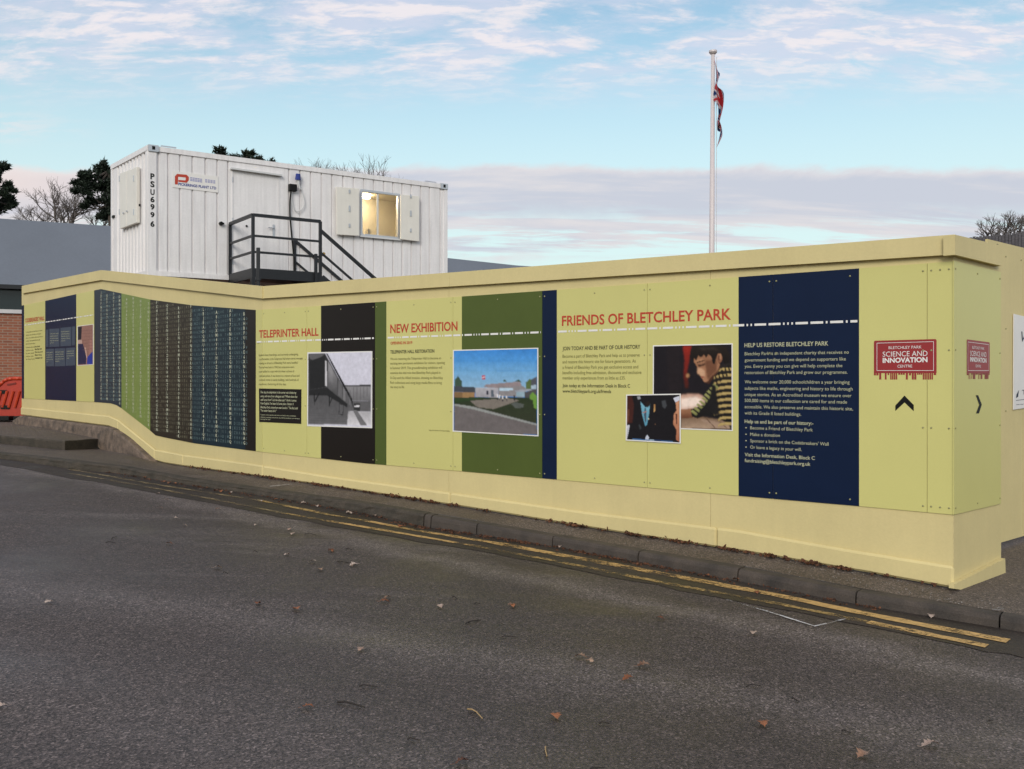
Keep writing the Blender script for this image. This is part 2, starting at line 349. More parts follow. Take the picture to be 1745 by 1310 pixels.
def parent_world(o):
    p = Vector((0, 0, 0))
    while o: p += Vector(o.location); o = o.parent
    return p
def tag(o, label=None, cat=None, group=None, kind=None):
    if label: o['label'] = label
    if cat: o['category'] = cat
    if group: o['group'] = group
    if kind: o['kind'] = kind
    return o
def thing(name, loc, label, cat, group=None):
    o = bpy.data.objects.new(name, None); o.empty_display_size = .2; sc.collection.objects.link(o); o.location = loc
    return tag(o, label, cat, group)

# ------------------------------------------------------------ measuring: photo pixel -> point in the place
def ray(u, v): return Vector(((u-CU)/F, 1.0, (HV-v)/F))
EYE = Vector((0, 0, CAMZ))
def at(u, v, depth): return EYE+ray(u, v)*depth
class Wall:                                         # a vertical plane standing in the scene
    def __init__(s, p, d):
        s.p = Vector((p[0], p[1], 0)); s.d = Vector((d[0], d[1], 0)).normalized(); s.n = Vector((s.d.y, -s.d.x, 0))
        if s.n.dot(s.p) > 0: s.n = -s.n
    def hit(s, u, v, off=0.0):
        r = ray(u, v); t = (s.p+s.n*off).dot(s.n)/r.dot(s.n); return EYE+r*t
    def poly(s, uv, off): return [s.hit(u, v, off) for u, v in uv]
CD = Wall((3.284, 7.2), (1.2258, -1)); DE = Wall((3.284, 7.2), (1.0145, 1))
cpt = CD.hit(447, 645); CA = Wall((cpt.x, cpt.y), (.904, -1))
fpt = ray(1710, 645)*8.97; FW = Wall((fpt.x, fpt.y), (1.0145, 1))
def road_z(x, y):
    x = max(-14, min(12, x)); y = max(-10, min(24, y))
    return CAMZ-1.68-.036*(x-3.06)+.010*(y-6.71)
def onroad(u, v, dz=0.0):
    r = ray(u, v); t = 8.0
    for _ in range(40):
        p = EYE+r*t; t = (road_z(p.x, p.y)+dz-CAMZ)/r.z
    return EYE+r*t
def lerp_list(pl, u):
    if u <= pl[0][0]: a, b = pl[0], pl[1]
    elif u >= pl[-1][0]: a, b = pl[-2], pl[-1]
    else:
        for a, b in zip(pl, pl[1:]):
            if a[0] <= u <= b[0]: break
    t = (u-a[0])/(b[0]-a[0]); return a[1]+(b[1]-a[1])*t

# ------------------------------------------------------------ lettering
_cache = {}
def glyphs(txt, bold=0.0, shear=0.0, res=3):
    k = (txt, bold, shear, res)
    if k in _cache: return _cache[k]
    c = bpy.data.curves.new('t', 'FONT'); c.body = txt; c.resolution_u = res; c.offset = bold; c.shear = shear; c.fill_mode = 'FRONT'
    o = bpy.data.objects.new('t', c); sc.collection.objects.link(o)
    dg = bpy.context.evaluated_depsgraph_get(); me = o.evaluated_get(dg).to_mesh()
    vs = [(v.co.x, v.co.y) for v in me.vertices]; fs = [list(p.vertices) for p in me.polygons]
    o.evaluated_get(dg).to_mesh_clear(); bpy.data.objects.remove(o); bpy.data.curves.remove(c)
    _cache[k] = (vs, fs); return vs, fs
CAP = .70
def text_on(mb, wall, txt, uL, vL, uR, cap, off, vR=None, bold=0.0, shear=0.0, mi=0, col=None):
    p0 = wall.hit(uL, vL, off); p1 = wall.hit(uR, vL if vR is None else vR, off)
    if vR is None: p1.z = p0.z
    h = (wall.hit(uL, vL-cap, off).z-p0.z)/CAP
    vs, fs = glyphs(txt, bold, shear)
    if not vs: return
    x0 = min(v[0] for v in vs); x1 = max(v[0] for v in vs)
    mb.add([p0+(p1-p0)*((x-x0)/(x1-x0))+Vector((0, 0, y*h)) for x, y in vs], fs, mi, col)

# ============================================================ SETTING
def structure(o): o['kind'] = 'structure'; return o
mb = MB()
xs = [-60, -14]+[-14+i*2 for i in range(1, 13)]+[12, 60]; ys = [-30, -10, -4, 0, 4, 8, 12, 16, 20, 24, 60]
for i in range(len(xs)-1):
    for j in range(len(ys)-1):
        mb.face([(x, y, road_z(x, y)) for x, y in ((xs[i], ys[j]), (xs[i+1], ys[j]), (xs[i+1], ys[j+1]), (xs[i], ys[j+1]))])
structure(mb.build('road', 'road'))
mb = MB(); mb.face([(-700, -500, -.6), (700, -500, -.6), (700, 1500, -.6), (-700, 1500, -.6)])
structure(mb.build('ground', 'pave'))

KB = [(-420, 735), (0, 782), (53, 788.5), (120, 800), (200, 807), (316, 826), (445, 845), (620, 875.4), (717, 897.5), (811, 911), (940, 931), (1087, 958.5), (1257, 990.5), (1458, 1030), (1702, 1071), (1900, 1104), (2300, 1171)]
KT = [(-420, 727), (0, 771.7), (119, 785), (198, 794), (318, 816), (447, 833.8), (620, 857.8), (719, 875.5), (812, 891.5), (941, 913.5), (1087, 940), (1257, 969), (1458, 1008), (1703, 1049), (1900, 1082), (2300, 1149)]
def kerb_base(u): return onroad(u, lerp_list(KB, u))
def kerb_h(u):
    p = kerb_base(u); v = lerp_list(KT, u); return max(.07, min(.15, (CAMZ+(HV-v)/F*p.y)-p.z))
def kerb_frame(u, du=3.0):
    p = kerb_base(u); d = kerb_base(u+du)-kerb_base(u-du); d.z = 0; d.normalize(); nb = Vector((-d.y, d.x, 0))
    if nb.y < 0: nb = -nb
    return p, nb
# new concrete kerb stones on the right: one stone after another with open joints
mb = MB(); joints = [722, 734, 812, 941, 1087, 1257, 1458, 1703, 2010, 2300]
for a, b in zip(joints, joints[1:]):
    pa, na = kerb_frame(a); pb, nb_ = kerb_frame(b); t = (pb-pa).normalized()*.006; pa += t; pb -= t
    ha, hb = kerb_h(a), kerb_h(b); wd = .135; K = 6
    dz = rnd.uniform(-.004, .004)
    prof = [(.000, -.12), (.004, .62), (.012, .84), (.028, .97), (.045, 1.0), (wd, 1.0), (wd, -.2)]
    rows = []
    for i in range(K+1):
        f = i/K; p = pa.lerp(pb, f); n_ = na.lerp(nb_, f); h = ha+(hb-ha)*f
        rows.append([p+n_*(x+rnd.uniform(-.0015, .0015))+Vector((0, 0, z*h+(dz if z > 0 else 0))) for x, z in prof])
    for i in range(K):
        for j in range(len(prof)-1): mb.face([rows[i][j], rows[i+1][j], rows[i+1][j+1], rows[i][j+1]])
    mb.face(rows[0]); mb.face(rows[-1][::-1])
structure(mb.build('kerb', 'kerbst', smooth=False))
# old, crumbled kerb on the left
mb = MB(); us = [-420, -200, -80]+[i*10 for i in range(-3, 73)]; rows = []
prof = [(.000, -.2), (.0, .25), (.008, .55), (.01, .8), (.028, .95), (.05, 1.0), (.14, 1.0)]
for u in us:
    p, nb_ = kerb_frame(u, 8); h = kerb_h(u); row = []
    for k, (x, z) in enumerate(prof):
        q = p+nb_*x+Vector((0, 0, z*h))
        a = noise.noise(q*6.0)*.022*(1 if 0 < k < 5 else .15)+noise.noise(q*19)*.010*(1 if 0 < k < 5 else .1)
        row.append(q+nb_*a*1.0+Vector((0, 0, a*.35)))
    rows.append(row)
for i in range(len(rows)-1):
    for j in range(len(prof)-1): mb.face([rows[i][j], rows[i+1][j], rows[i+1][j+1], rows[i][j+1]])
mb.face(rows[-1][::-1])
structure(mb.build('kerb', 'oldkerb'))

# hoarding lines measured in the photo
FT = [(37, 487), (172, 460), (447, 487.5), (765, 464.3), (1625, 399.4)]
FB = [(37, 499.8), (172, 476.9), (447, 508.4), (765, 488), (1625, 433.3)]
PT = [(37, 520.5), (77, 512.5), (130, 501), (172, 492.3), (208, 500), (257, 510.5), (328, 520), (436, 528), (547.5, 521), (658.5, 513.5), (787, 505), (949, 493.7), (1259, 471.8), (1463.6, 457.1), (1625, 445)]
PB = [(37, 678.5), (160.5, 684.7), (187.8, 686.8), (198, 690), (207, 695.4), (254.4, 732.3), (264.8, 741.5), (280, 745), (331, 755), (437, 768.7), (620, 789), (787, 802.8), (950, 817), (1258, 844.5), (1465, 862.3), (1625, 877)]
LT = [(35, 693.8), (184.6, 708.7), (200.6, 715.8), (263, 766), (280, 769), (311, 775), (432, 791), (560, 812), (766, 839.8), (1000, 873), (1258.6, 904), (1440, 936), (1625, 965.6)]
LB = [(35, 706.8), (184.6, 726), (200.6, 732), (262, 784), (280, 789), (312, 794), (432, 810), (560, 828), (791, 864), (1040, 905), (1258.6, 938.5), (1480, 976), (1625, 1003)]
def side(u): return CA if u < 447 else CD
def wp(u, v, off, w_=None): return (w_ or side(u)).hit(u, v, off)

# pavement between the kerb and the hoarding
mb = MB(); us = [-420, -200, 0, 60, 112, 150, 181, 220, 262]+list(range(300, 1626, 60))+[1625]
def back_pt(u):
    if u >= 262:
        p = wp(u, lerp_list(LB, u), .03); p.z -= .011; return p
    zl = [(-420, -1.02), (0, -1.12), (112, -1.168), (181, -1.21), (262, -1.215)]; dl = [(-420, 20.0), (0, 16.7), (112, 15.8), (181, 16.8), (262, 14.9)]
    d = lerp_list(dl, u); z = lerp_list(zl, u); p = at(u, HV, d); p.z = CAMZ+z; return p
rowsF, rowsB = [], []
for u in us:
    p, nb_ = kerb_frame(u); rowsF.append(p+nb_*(.11 if u < 720 else .147)+Vector((0, 0, kerb_h(u)-.003)))
    q = back_pt(u); rowsB.append(q)
for i in range(len(us)-1):
    K = 6; d0 = rowsB[i]-rowsF[i]; d1 = rowsB[i+1]-rowsF[i+1]
    for k in range(K+1):
        f0, f1 = (k/K, (k+1)/K) if k < K else (1.0, 1.25)
        mb.face([rowsF[i]+d0*f0*Vector((1, 1, 1)).x, rowsF[i+1]+d1*f0, rowsF[i+1]+d1*f1, rowsF[i]+d0*f1])
# round the end of the hoarding
e = rowsB[-1]; f0 = rowsF[-1]
r1 = []
for u in (1625, 1703, 1860, 2300):
    p, nb_ = kerb_frame(u); r1.append(p+nb_*.147+Vector((0, 0, kerb_h(u)-.003)))
zb = e.z
far = [Vector((e.x-.6, e.y+.8, zb)), Vector((3.3, 9.5, zb+.01)), Vector((6, 13, zb+.02)), Vector((14, 16, zb))]
mid = [e, Vector((4.0, 7.45, zb-.01)), Vector((5.4, 7.2, zb-.02)), Vector((9.5, 6.5, zb-.05))]
for A_, B_ in ((r1, mid), (mid, far)):
    for i in range(3): mb.face([A_[i], A_[i+1], B_[i+1], B_[i]])
structure(mb.build('pavement', 'pave'))

def ribbon(name, pts, width, m, dz, taper=False, wig=0.0):
    mb = MB(); L_, R_ = [], []
    P = [onroad(u, v) for u, v in pts]; Q = []
    for a, b in zip(P, P[1:]):
        k = max(1, int((b-a).length/.12)); Q += [a.lerp(b, i/k) for i in range(k)]
    Q.append(P[-1])
    for i, p in enumerate(Q):
        d = Q[min(i+1, len(Q)-1)]-Q[max(i-1, 0)]; d.z = 0; d.normalize(); n_ = Vector((-d.y, d.x, 0))
        w0 = width*(1+rnd.uniform(-wig, wig)); w1 = width*(1+rnd.uniform(-wig, wig))
        for S, sg, ww in ((L_, 1, w0), (R_, -1, w1)):
            q = p+n_*sg*ww/2; q.z = road_z(q.x, q.y)+dz; S.append(q)
    for i in range(len(Q)-1): mb.face([R_[i], R_[i+1], L_[i+1], L_[i]])
    return structure(mb.build(name, m))
IN = [(120, 800.5), (187.6, 812.4), (243, 822.5), (331, 836.5), (445, 854), (560, 877.5), (626, 888.7), (708, 904.5), (846, 926.5), (1000, 955), (1165, 985.5), (1319, 1014.5), (1465, 1045), (1600, 1071.5), (1718, 1094)]
OUT = [(120, 807), (255, 831), (356, 850), (482, 875), (560, 888.5), (686, 910), (807, 930.6), (945, 956.7), (1040, 976), (1154, 998.5), (1302, 1025.5), (1480, 1061), (1600, 1086), (1682, 1102.5)]
# dark strip of tarmac in the gutter
mb = MB(); us = [0]+list(range(40, 2300, 40)); pr = None
for u in us:
    a = kerb_base(u); a.z = road_z(a.x, a.y)+.004; b = onroad(u, lerp_list(OUT, u)+7+4*noise.noise(Vector((u*.03, 0, 0)))); b.z += .004
    if pr: mb.face([pr[0], pr[1], b, a])
    pr = (a, b)
structure(mb.build('gutter', 'gutter'))
ribbon('road_marking', IN[:5], .07, 'yline_faint', .008, wig=.3); ribbon('road_marking', IN[4:7], .075, 'yline_worn', .008, wig=.3); ribbon('road_marking', IN[6:9], .085, 'yline', .008, wig=.22); ribbon('road_marking', IN[8:], .12, 'yline', .008, wig=.16)
ribbon('road_marking', OUT[:4], .06, 'yline_faint', .008, wig=.3); ribbon('road_marking', OUT[3:5], .07, 'yline_worn', .008, wig=.3); ribbon('road_marking', OUT[4:7], .07, 'yline', .008, wig=.25); ribbon('road_marking', OUT[6:12], .075, 'yline_worn', .008, wig=.35); ribbon('road_marking', OUT[11:], .10, 'yline', .008, wig=.18)
ribbon('road_marking', [(1238, 1023), (1262, 1030), (1300, 1041), (1388, 1068.5), (1412, 1063), (1440, 1056)], .022, 'chalk', .008, wig=.35)
mb = MB()
a = onroad(460, 829, .115); b = onroad(512, 824, .115); mb.face([a+Vector((0, -.02, .006)), b+Vector((0, -.02, .006)), b+Vector((0, .02, .006)), a+Vector((0, .02, .006))])
structure(mb.build('pavement_mark', 'chalk'))

# the raised landing and step on the left
mb = MB()
def P3(u, d, z): p = at(u, HV, d); p.z = CAMZ+z; return p
fr = [P3(-420, 18.5, -.92), P3(0, 16.7, -.98), P3(111, 15.8, -1.02), P3(182, 16.75, -1.03)]
frb = [p.copy() for p in fr]
for q, z in zip(frb, (-1.2, -1.3, -1.35, -1.38)): q.z = CAMZ+z
bk = [P3(-420, 30, -.9), P3(0, 30, -.86), P3(40, 22, -.88), P3(182, 18.5, -1.0)]
# subdivided edge, worn
def sub(pl, k=8):
    o_ = []
    for a, b in zip(pl, pl[1:]): o_ += [a.lerp(b, i/k) for i in range(k)]
    return o_+[pl[-1]]
T_, Bt, Bk = sub(fr), sub(frb), sub(bk)
T_ = [p+Vector((0, -.0, noise.noise(p*3)*.012)) for p in T_]
for i in range(len(T_)-1):
    e1 = [T_[i]+Vector((0, -.012, -.02)), T_[i+1]+Vector((0, -.012, -.02))]
    mb.face([T_[i], T_[i+1], Bk[i+1], Bk[i]], 0)
    mb.face([e1[0], e1[1], T_[i+1], T_[i]], 1); mb.face([Bt[i], Bt[i+1], e1[1], e1[0]], 1)
structure(mb.build('step', ['pave', 'oldkerb']))
# retaining kerb wall under the raised part of the hoarding
rw = thing('retaining_wall', CA.hit(150, 740, 0), 'low rough brown concrete wall under the raised left end of the hoarding, ramping down beside the step', 'wall')
up = [(22, 716), (33, 708), (60, 712), (184, 728), (200, 737), (215, 748), (258, 787)]; lo = [(22, 722), (33, 724), (60, 730), (166, 748), (184, 776), (215, 786), (258, 792)]
def dens(pl, k):
    o_ = []
    for a, b in zip(pl, pl[1:]): o_ += [(a[0]+(b[0]-a[0])*i/k, a[1]+(b[1]-a[1])*i/k) for i in range(k)]
    return o_+[pl[-1]]
U_, L0 = dens(up, 5), dens(lo, 5); mb = MB(); rows = []
for (a, b) in zip(U_, L0):
    t = CA.hit(a[0], a[1], .13); bt = CA.hit(b[0], b[1], .15); bt.z -= .1; rr = []
    for f in (0, .08, .35, .65, 1):
        p = t.lerp(bt, f); rr.append(p+CA.n*(noise.noise(p*4)*.02+noise.noise(p*13)*.012-(.015 if f == 0 else 0)))
    rr.insert(0, t-CA.n*.4+Vector((0, 0, .0))); rows.append(rr)
for i in range(len(rows)-1):
    for j in range(5): mb.face([rows[i][j], rows[i+1][j], rows[i+1][j+1], rows[i][j+1]])
mb.face(rows[0]); mb.build('wall_face', 'concrete', rw)

# ============================================================ HOARDING
HD = thing('site_hoarding', CD.hit(900, 860, 0), 'long yellow hoarding along the kerb, printed with headings, stripes and photographs', 'hoarding')
def band(name, w_, top, bot, u0, u1, off, th, m, extra=(), parent=None, gap=0.0):
    us = sorted({u0, u1} | {p[0] for p in top if u0 < p[0] < u1} | {p[0] for p in bot if u0 < p[0] < u1} | set(extra))
    pts = [w_.hit(u, lerp_list(bot, u), off) for u in us]+[w_.hit(u, lerp_list(top, u), off) for u in us[::-1]]
    if gap:
        for i in range(len(pts)): pts[i] += w_.d*(gap if i in (0, len(pts)-1) else (-gap if i in (len(us)-1, len(us)) else 0))*(1 if w_.d.x > 0 else -1)
    mb = MB(); mb.prism(pts, -w_.n*th); return mb.build(name, m, parent or HD)
# plywood behind everything
MIDT = [(u, lerp_list(FT, u)+3) for u in (37, 172, 447, 765, 1625)]
def plus(l, d): return [(u, v+d) for u, v in l]
for (w_, a, b) in ((CA, 37, 208), (CA, 208, 447), (CD, 447, 765), (CD, 765, 1211), (CD, 1211, 1625)):
    band('plywood_sheet', w_, plus(FT, 4), plus(LB, -2), a, b, 0, .02, 'ply', gap=.0015)
for (w_, a, b) in ((CA, 37, 172), (CA, 172, 447), (CD, 447, 766), (CD, 766, 1627)):
    o = band('coping_board', w_, FT, FB, a, b, .045, .085, 'ply', gap=.001)
# timber studs standing behind (seen only from the side)
for u in (60, 172, 320, 447, 639, 900, 1211, 1500):
    p = wp(u, lerp_list(FT, u)+14, -.03); q = wp(u, lerp_list(LB, u), -.03); mb = MB(); mb.box(q-side(u).n*.09, side(u).d*.045, side(u).n*.065, Vector((0, 0, p.z-q.z))); mb.build('timber_post', 'ply', HD)
for (w_, a, b) in ((CA, 35, 200.6), (CA, 200.6, 263), (CA, 263, 311), (CD, 447, 766), (CD, 766, 1220), (CD, 1220, 1625)):
    band('plinth_board', w_, LT, LB, a, b, .035, .035, 'ply', gap=.001).modifiers.new('b', 'BEVEL').width = .018
band('plinth_board', CA, LT, LB, 311, 447, .035, .035, 'ply', gap=.001).modifiers.new('b', 'BEVEL').width = .018
# base ply strip joints are the open gaps between the sheets; DE return end
DTt = [(1625, 399), (1706, 418)]; DTb = [(1625, 433.3), (1706, 452.7)]; DPt = [(1625, 444), (1706, 463.5)]; DPb = [(1625, 877), (1706, 858)]; DG = [(1625, 996), (1706, 972)]
band('plywood_sheet', DE, plus(DTt, 4), DG, 1625, 1706, 0, .02, 'ply')
o = band('coping_board', DE, DTt, DTb, 1627.5, 1707, .045, .085, 'ply')
mb = MB(); mb.prism([DE.hit(u, v, .04) for u, v in ((1626, 1003), (1667, 1009.5), (1714, 982.5), (1713, 951.5), (1626, 996))], -DE.n*.038); o = mb.build('plinth_board', 'ply', HD)
# wall returning behind the end of the box
e0 = DE.hit(1706, 645, 0); b0 = FW.hit(1683, 645, 0)
mb = MB(); zt = DE.hit(1706, 420, 0).z; mb.prism([Vector((e0.x, e0.y, .15)), Vector((b0.x, b0.y, .15)), Vector((b0.x, b0.y, zt)), Vector((e0.x, e0.y, zt))], (e0-b0).cross(Vector((0, 0, 1))).normalized()*.02); mb.build('plywood_sheet', 'ply', HD)

BOFF = .009
screw_me = None
def screw(parent, p, n):
    global screw_me
    if screw_me is None:
        mb = MB(); mb.tube([(0, 0, 0), (0, 0, .003)], .0075, .0075, 8); mb.tube([(0, 0, .003), (0, 0, .0055)], .0075, .004, 8)
        o = mb.build('screw', 'metal'); screw_me = o.data; bpy.data.objects.remove(o)
    o = bpy.data.objects.new('screw', screw_me); sc.collection.objects.link(o); o.parent = parent
    o.location = Vector(p)-parent_world(parent); o.rotation_euler = n.to_track_quat('Z', 'Y').to_euler(); return o
def board(w_, u0, u1, bands, top=PT, bot=PB, label=None, off=BOFF, scr=True):
    """one printed board; bands = [(u_start, u_end, material)]"""
    us = sorted({p[0] for p in top if u0 < p[0] < u1} | {p[0] for p in bot if u0 < p[0] < u1} | {u0, u1} | {b[0] for b in bands} | {b[1] for b in bands})
    mats = []; mb = MB(); g = w_.d*.002*(1 if w_.d.x > 0 else -1)
    for a, b in zip(us, us[1:]):
        m = [x[2] for x in bands if x[0] <= (a+b)/2 <= x[1]][0]
        if m not in mats: mats.append(m)
        q = [w_.hit(a, lerp_list(bot, a), off), w_.hit(b, lerp_list(bot, b), off), w_.hit(b, lerp_list(top, b), off), w_.hit(a, lerp_list(top, a), off)]
        if a == u0: q[0] += g; q[3] += g
        if b == u1: q[1] -= g; q[2] -= g
        mi = mats.index(m); mb.face(q, mi)
        bk = [p-w_.n*(off-.001) for p in q]
        mb.face([bk[0], bk[1], q[1], q[0]], mi); mb.face([q[3], q[2], bk[2], bk[3]], mi)
        if a == u0: mb.face([bk[0], q[0], q[3], bk[3]], mi)
        if b == u1: mb.face([q[1], bk[1], bk[2], q[2]], mi)
    o = mb.build('printed_board', mats, HD, origin=w_.hit((u0+u1)/2, lerp_list(bot, (u0+u1)/2), off))
    if label: o['label'] = label
    if scr:
        for u, s in ((u0, 1), (u1, -1)):
            T0, B0 = w_.hit(u, lerp_list(top, u), off), w_.hit(u, lerp_list(bot, u), off)
            for f in (.03, .35, .66, .975):
                screw(o, T0.lerp(B0, f)+g.normalized()*s*.03, w_.n)
        um = (u0+u1)/2
        for f in (.03, .975):
            screw(o, w_.hit(um, lerp_list(top, um), off).lerp(w_.hit(um, lerp_list(bot, um), off), f), w_.n)
    return o
bd1 = board(CD, 447, 523, [(447, 523, 'yellow')], label='printed board headed TELEPRINTER HALL')
bd2 = board(CD, 523, 639, [(523, 547, 'yellow'), (547, 639, 'dkbrown')], label='printed board with black stripe and old black and white photograph')
bd3 = board(CD, 639, 772, [(639, 658.5, 'green'), (658.5, 772, 'yellow')], label='printed board headed NEW EXHIBITION')
bd4 = board(CD, 772, 924, [(772, 787, 'yellow'), (787, 924, 'green')], label='printed board with green stripe and picture of a proposed building')
bd5 = board(CD, 924, 1103, [(924, 949, 'navy'), (949, 1103, 'yellow')], label='printed board with narrow navy stripe, headed FRIENDS OF')
bd6 = board(CD, 1103, 1317, [(1103, 1258.5, 'yellow'), (1258.5, 1317, 'navy')], label='printed board with photo of a boy in a striped top')
bd7 = board(CD, 1317, 1580, [(1317, 1464, 'navy'), (1464, 1580, 'yellow')], label='printed board with wide navy stripe of pale text')
bd8 = board(CD, 1580, 1624.5, [(1580, 1624.5, 'yellow')], label='narrow plain yellow board at the corner')
bdE = board(DE, 1625.5, 1706, [(1625.5, 1706, 'yellow')], top=DPt, bot=DPb, label='yellow end board with small red logo and black arrow')
bdC = board(CA, 160.5, 446.9, [(160.5, 173, 'slate'), (173, 207, 'slate'), (207, 256, 'lime'), (256, 328, 'brown'), (328, 418, 'teal'), (418, 436, 'dkbrown'), (436, 446.9, 'yellow')], label='printed boards covered with rows of code letters', scr=False)
bdA = board(CA, 41, 160, [(41, 77, 'yellow'), (77, 130, 'navy'), (130, 160, 'yellow')], label='printed board with navy stripe at the far left end', scr=False)
band('edge_strip', CA, PT, PB, 37, 40.6, .012, .012, 'navy')

T1 = .0025      # thickness steps of what is printed or stuck on
def lettering(board_, items, m, name='lettering'):
    mb = MB()
    for it in items: text_on(mb, *it[0], **it[1])
    return mb.build(name, m, board_)
def I(w_, txt, uL, vL, uR, cap, **k):
    k.setdefault('bold', 0.0); return ((w_, txt, uL, vL, uR, cap, BOFF+k.pop('o', T1)), k)
lettering(bd1, [I(CD, 'TELEPRINTER HALL', 441.5, 575.2, 542.5, 12.6, vR=571.5, bold=.018)], 'red', 'heading')
lettering(bd3, [I(CD, 'NEW EXHIBITION', 665, 567.2, 779.5, 14.5, vR=562.7, bold=.018)], 'red', 'heading')
lettering(bd5, [I(CD, 'FRIENDS OF BLETCHLEY PARK', 957.5, 554.7, 1245.5, 16.5, vR=543.9, bold=.018)], 'red', 'heading')
lettering(bdA, [I(CA, "CODEBREAKERS' WALL", 43, 549.2, 75.5, 6.5, vR=545.2, bold=.02)], 'red', 'heading')
lettering(bd3, [I(CD, 'OPENING IN 2019', 665.5, 586.8, 702.5, 4.6, bold=.02)], 'red', 'lettering')
def block(w_, u, rows_, cap, **k): return [I(w_, t, u, v, r, cap, **dict(k)) for t, v, r in rows_]
lettering(bd1, block(CD, 441, [('Behind these hoardings, and currently undergoing', 606.6, 508), ('transformation, is the Teleprinter Hall where secret messages', 613.5, 516), ('relating to all sorts of Bletchley Park were handled.', 620.4, 507.6),
    ('The hall was built in 1942 but extensions were', 627.5, 501.3), ('soon added to cope with the sheer volume of', 634.4, 501.3), ('communications. It was known as a mixture of loud and', 641.9, 510.2), ('cramped rooms in nearby buildings, with hundreds of', 648.7, 508.8), ('machines clattering all the day.', 655.9, 487.6)], 3.7), 'olive_ink')
lettering(bd3, block(CD, 665, [('TELEPRINTER HALL RESTORATION', 602.2, 740)], 5.4, bold=.02), 'dark_ink')
lettering(bd3, block(CD, 665, [('We are restoring the Teleprinter Hall to become an', 613.3, 751.6), ('exciting new permanent exhibition for visitors, opening', 620.9, 757.8), ('in Summer 2019. This groundbreaking exhibition will', 628.8, 753.3), ('examine the vital role that Bletchley Park played in', 637, 750.3),
    ('D-Day and the Allied invasion, drawing on Bletchley', 645.5, 754.7), ('Park collections and using large media films to bring', 653.6, 752.7), ('the story to life.', 661, 689.4)], 4.1), 'olive_ink')
lettering(bd3, [I(CD, 'Image: artist impression of the restored building', 731, 733.6, 766, 2.3)], 'olive_ink')
lettering(bd5, block(CD, 958.6, [('JOIN TODAY AND BE PART OF OUR HISTORY', 596.8, 1091)], 6.3, bold=.012)+block(CD, 958.6, [('Join today at the Information Desk in Block C', 659.4, 1073.6), ('www.bletchleypark.org.uk/friends', 668.7, 1041.3)], 5.6, bold=.012), 'dark_ink')
lettering(bd5, block(CD, 958.6, [('Become a part of Bletchley Park and help us to preserve', 609.4, 1090), ('and restore this historic site for future generations. As', 619, 1083.4), ('a Friend of Bletchley Park you get exclusive access and', 628.4, 1087.5),
    ('benefits including free admission, discounts and exclusive', 637.4, 1093), ('member only experiences from as little as £35.', 646.3, 1065.8)], 5.4), 'olive_ink')
lettering(bd7, block(CD, 1268.7, [('HELP US RESTORE BLETCHLEY PARK', 591.5, 1411.5)], 6.9, bold=.013, o=.003)+block(CD, 1269, [('Help us and be part of our history:-', 720.5, 1386)], 6, bold=.013, o=.003)
    + block(CD, 1269, [('Visit the Information Desk, Block C', 777, 1388.5), ('fundraising@bletchleypark.org.uk', 787, 1381)], 5.8, bold=.011, o=.003)
    + block(CD, 1269, [('Bletchley Park is an independent charity that receives no', 605.3, 1446.5), ('government funding and we depend on supporters like', 616, 1441.4), ('you. Every penny you can give will help complete the', 626.6, 1435.4), ('restoration of Bletchley Park and grow our programmes.', 637.2, 1444.2),
    ('We welcome over 20,000 schoolchildren a year bringing', 653.1, 1447.7), ('subjects like maths, engineering and history to life through', 663.9, 1453), ('unique stories. As an Accredited museum we ensure over', 674.5, 1451), ('500,000 items in our collection are cared for and made', 684.7, 1443.4), ('accessible. We also preserve and maintain this historic site,', 695.3, 1453.5), ('with its Grade II listed buildings.', 706, 1365.3)], 5.5, o=.003)
    + block(CD, 1278.5, [('Become a Friend of Bletchley Park', 731.3, 1385), ('Make a donation', 742.4, 1329), ("Sponsor a brick on the Codebreakers' Wall", 753.3, 1412), ('Or leave a legacy in your will.', 764.2, 1366)], 5.5, o=.003)
    + [I(CD, '•', 1270, v, 1272.6, 5.5, o=.003) for v in (731.3, 742.4, 753.3, 764.2)], 'pale_ink')
# left board texts
mbx = [I(CA, t, 44, v, u, 2.2) for t, v, u in (('Codebreakers worked here in secret', 567, 72), ('during the war and today we remember', 572, 70), ('every one of those who served here', 577, 73), ('in their own special brick wall', 582, 68), ('built to honour them', 587, 60), ('Find their names and', 593, 59), ('read their stories', 598, 57), ('for more details', 603, 58), ('please visit', 608, 57), ('the Visitor Centre', 613, 59))]
lettering(bdA, mbx, 'olive_ink')
lettering(bdA, [I(CA, t, 59.5, v, u, 2.4, bold=.02) for t, v, u in (('Buy a brick', 591.5, 68), ('Bletchley Park', 596, 71.5), ('Find out more', 601, 73), ('Block C shop', 606, 71), ('Codebreakers wall', 611, 72))], 'dark_ink')

# dotted and dashed code line under each heading
def dashes(board_, w_, u0, v0, u1, v1, cap, name='dashed_line'):
    p0, p1 = w_.hit(u0, v0, BOFF+.0022), w_.hit(u1, v1, BOFF+.0022); L_ = (p1-p0).length; d = (p1-p0)/L_; mb = MB(); s = 0.0; r = random.Random(5)
    h = .019; pat = '-...--.-.-..--.-...--.-.-..-'; i = 0
    while s < L_:
        ln = .105 if pat[i % len(pat)] == '-' else .014
        e_ = min(L_, s+ln); a = p0+d*s; b = p0+d*e_
        mb.face([a-Vector((0, 0, h/2)), b-Vector((0, 0, h/2)), b+Vector((0, 0, h/2)), a+Vector((0, 0, h/2))])
        s = e_+.022; i += 1
    return mb.build(name, 'white', board_)
dashes(bd2, CD, 437.3, 582.6, 637, 576, 3); dashes(bd4, CD, 660.5, 575.3, 921.5, 566, 3); dashes(bd6, CD, 951, 565, 1461, 547, 4); dashes(bdA, CA, 42, 554, 159, 536.3, 3)

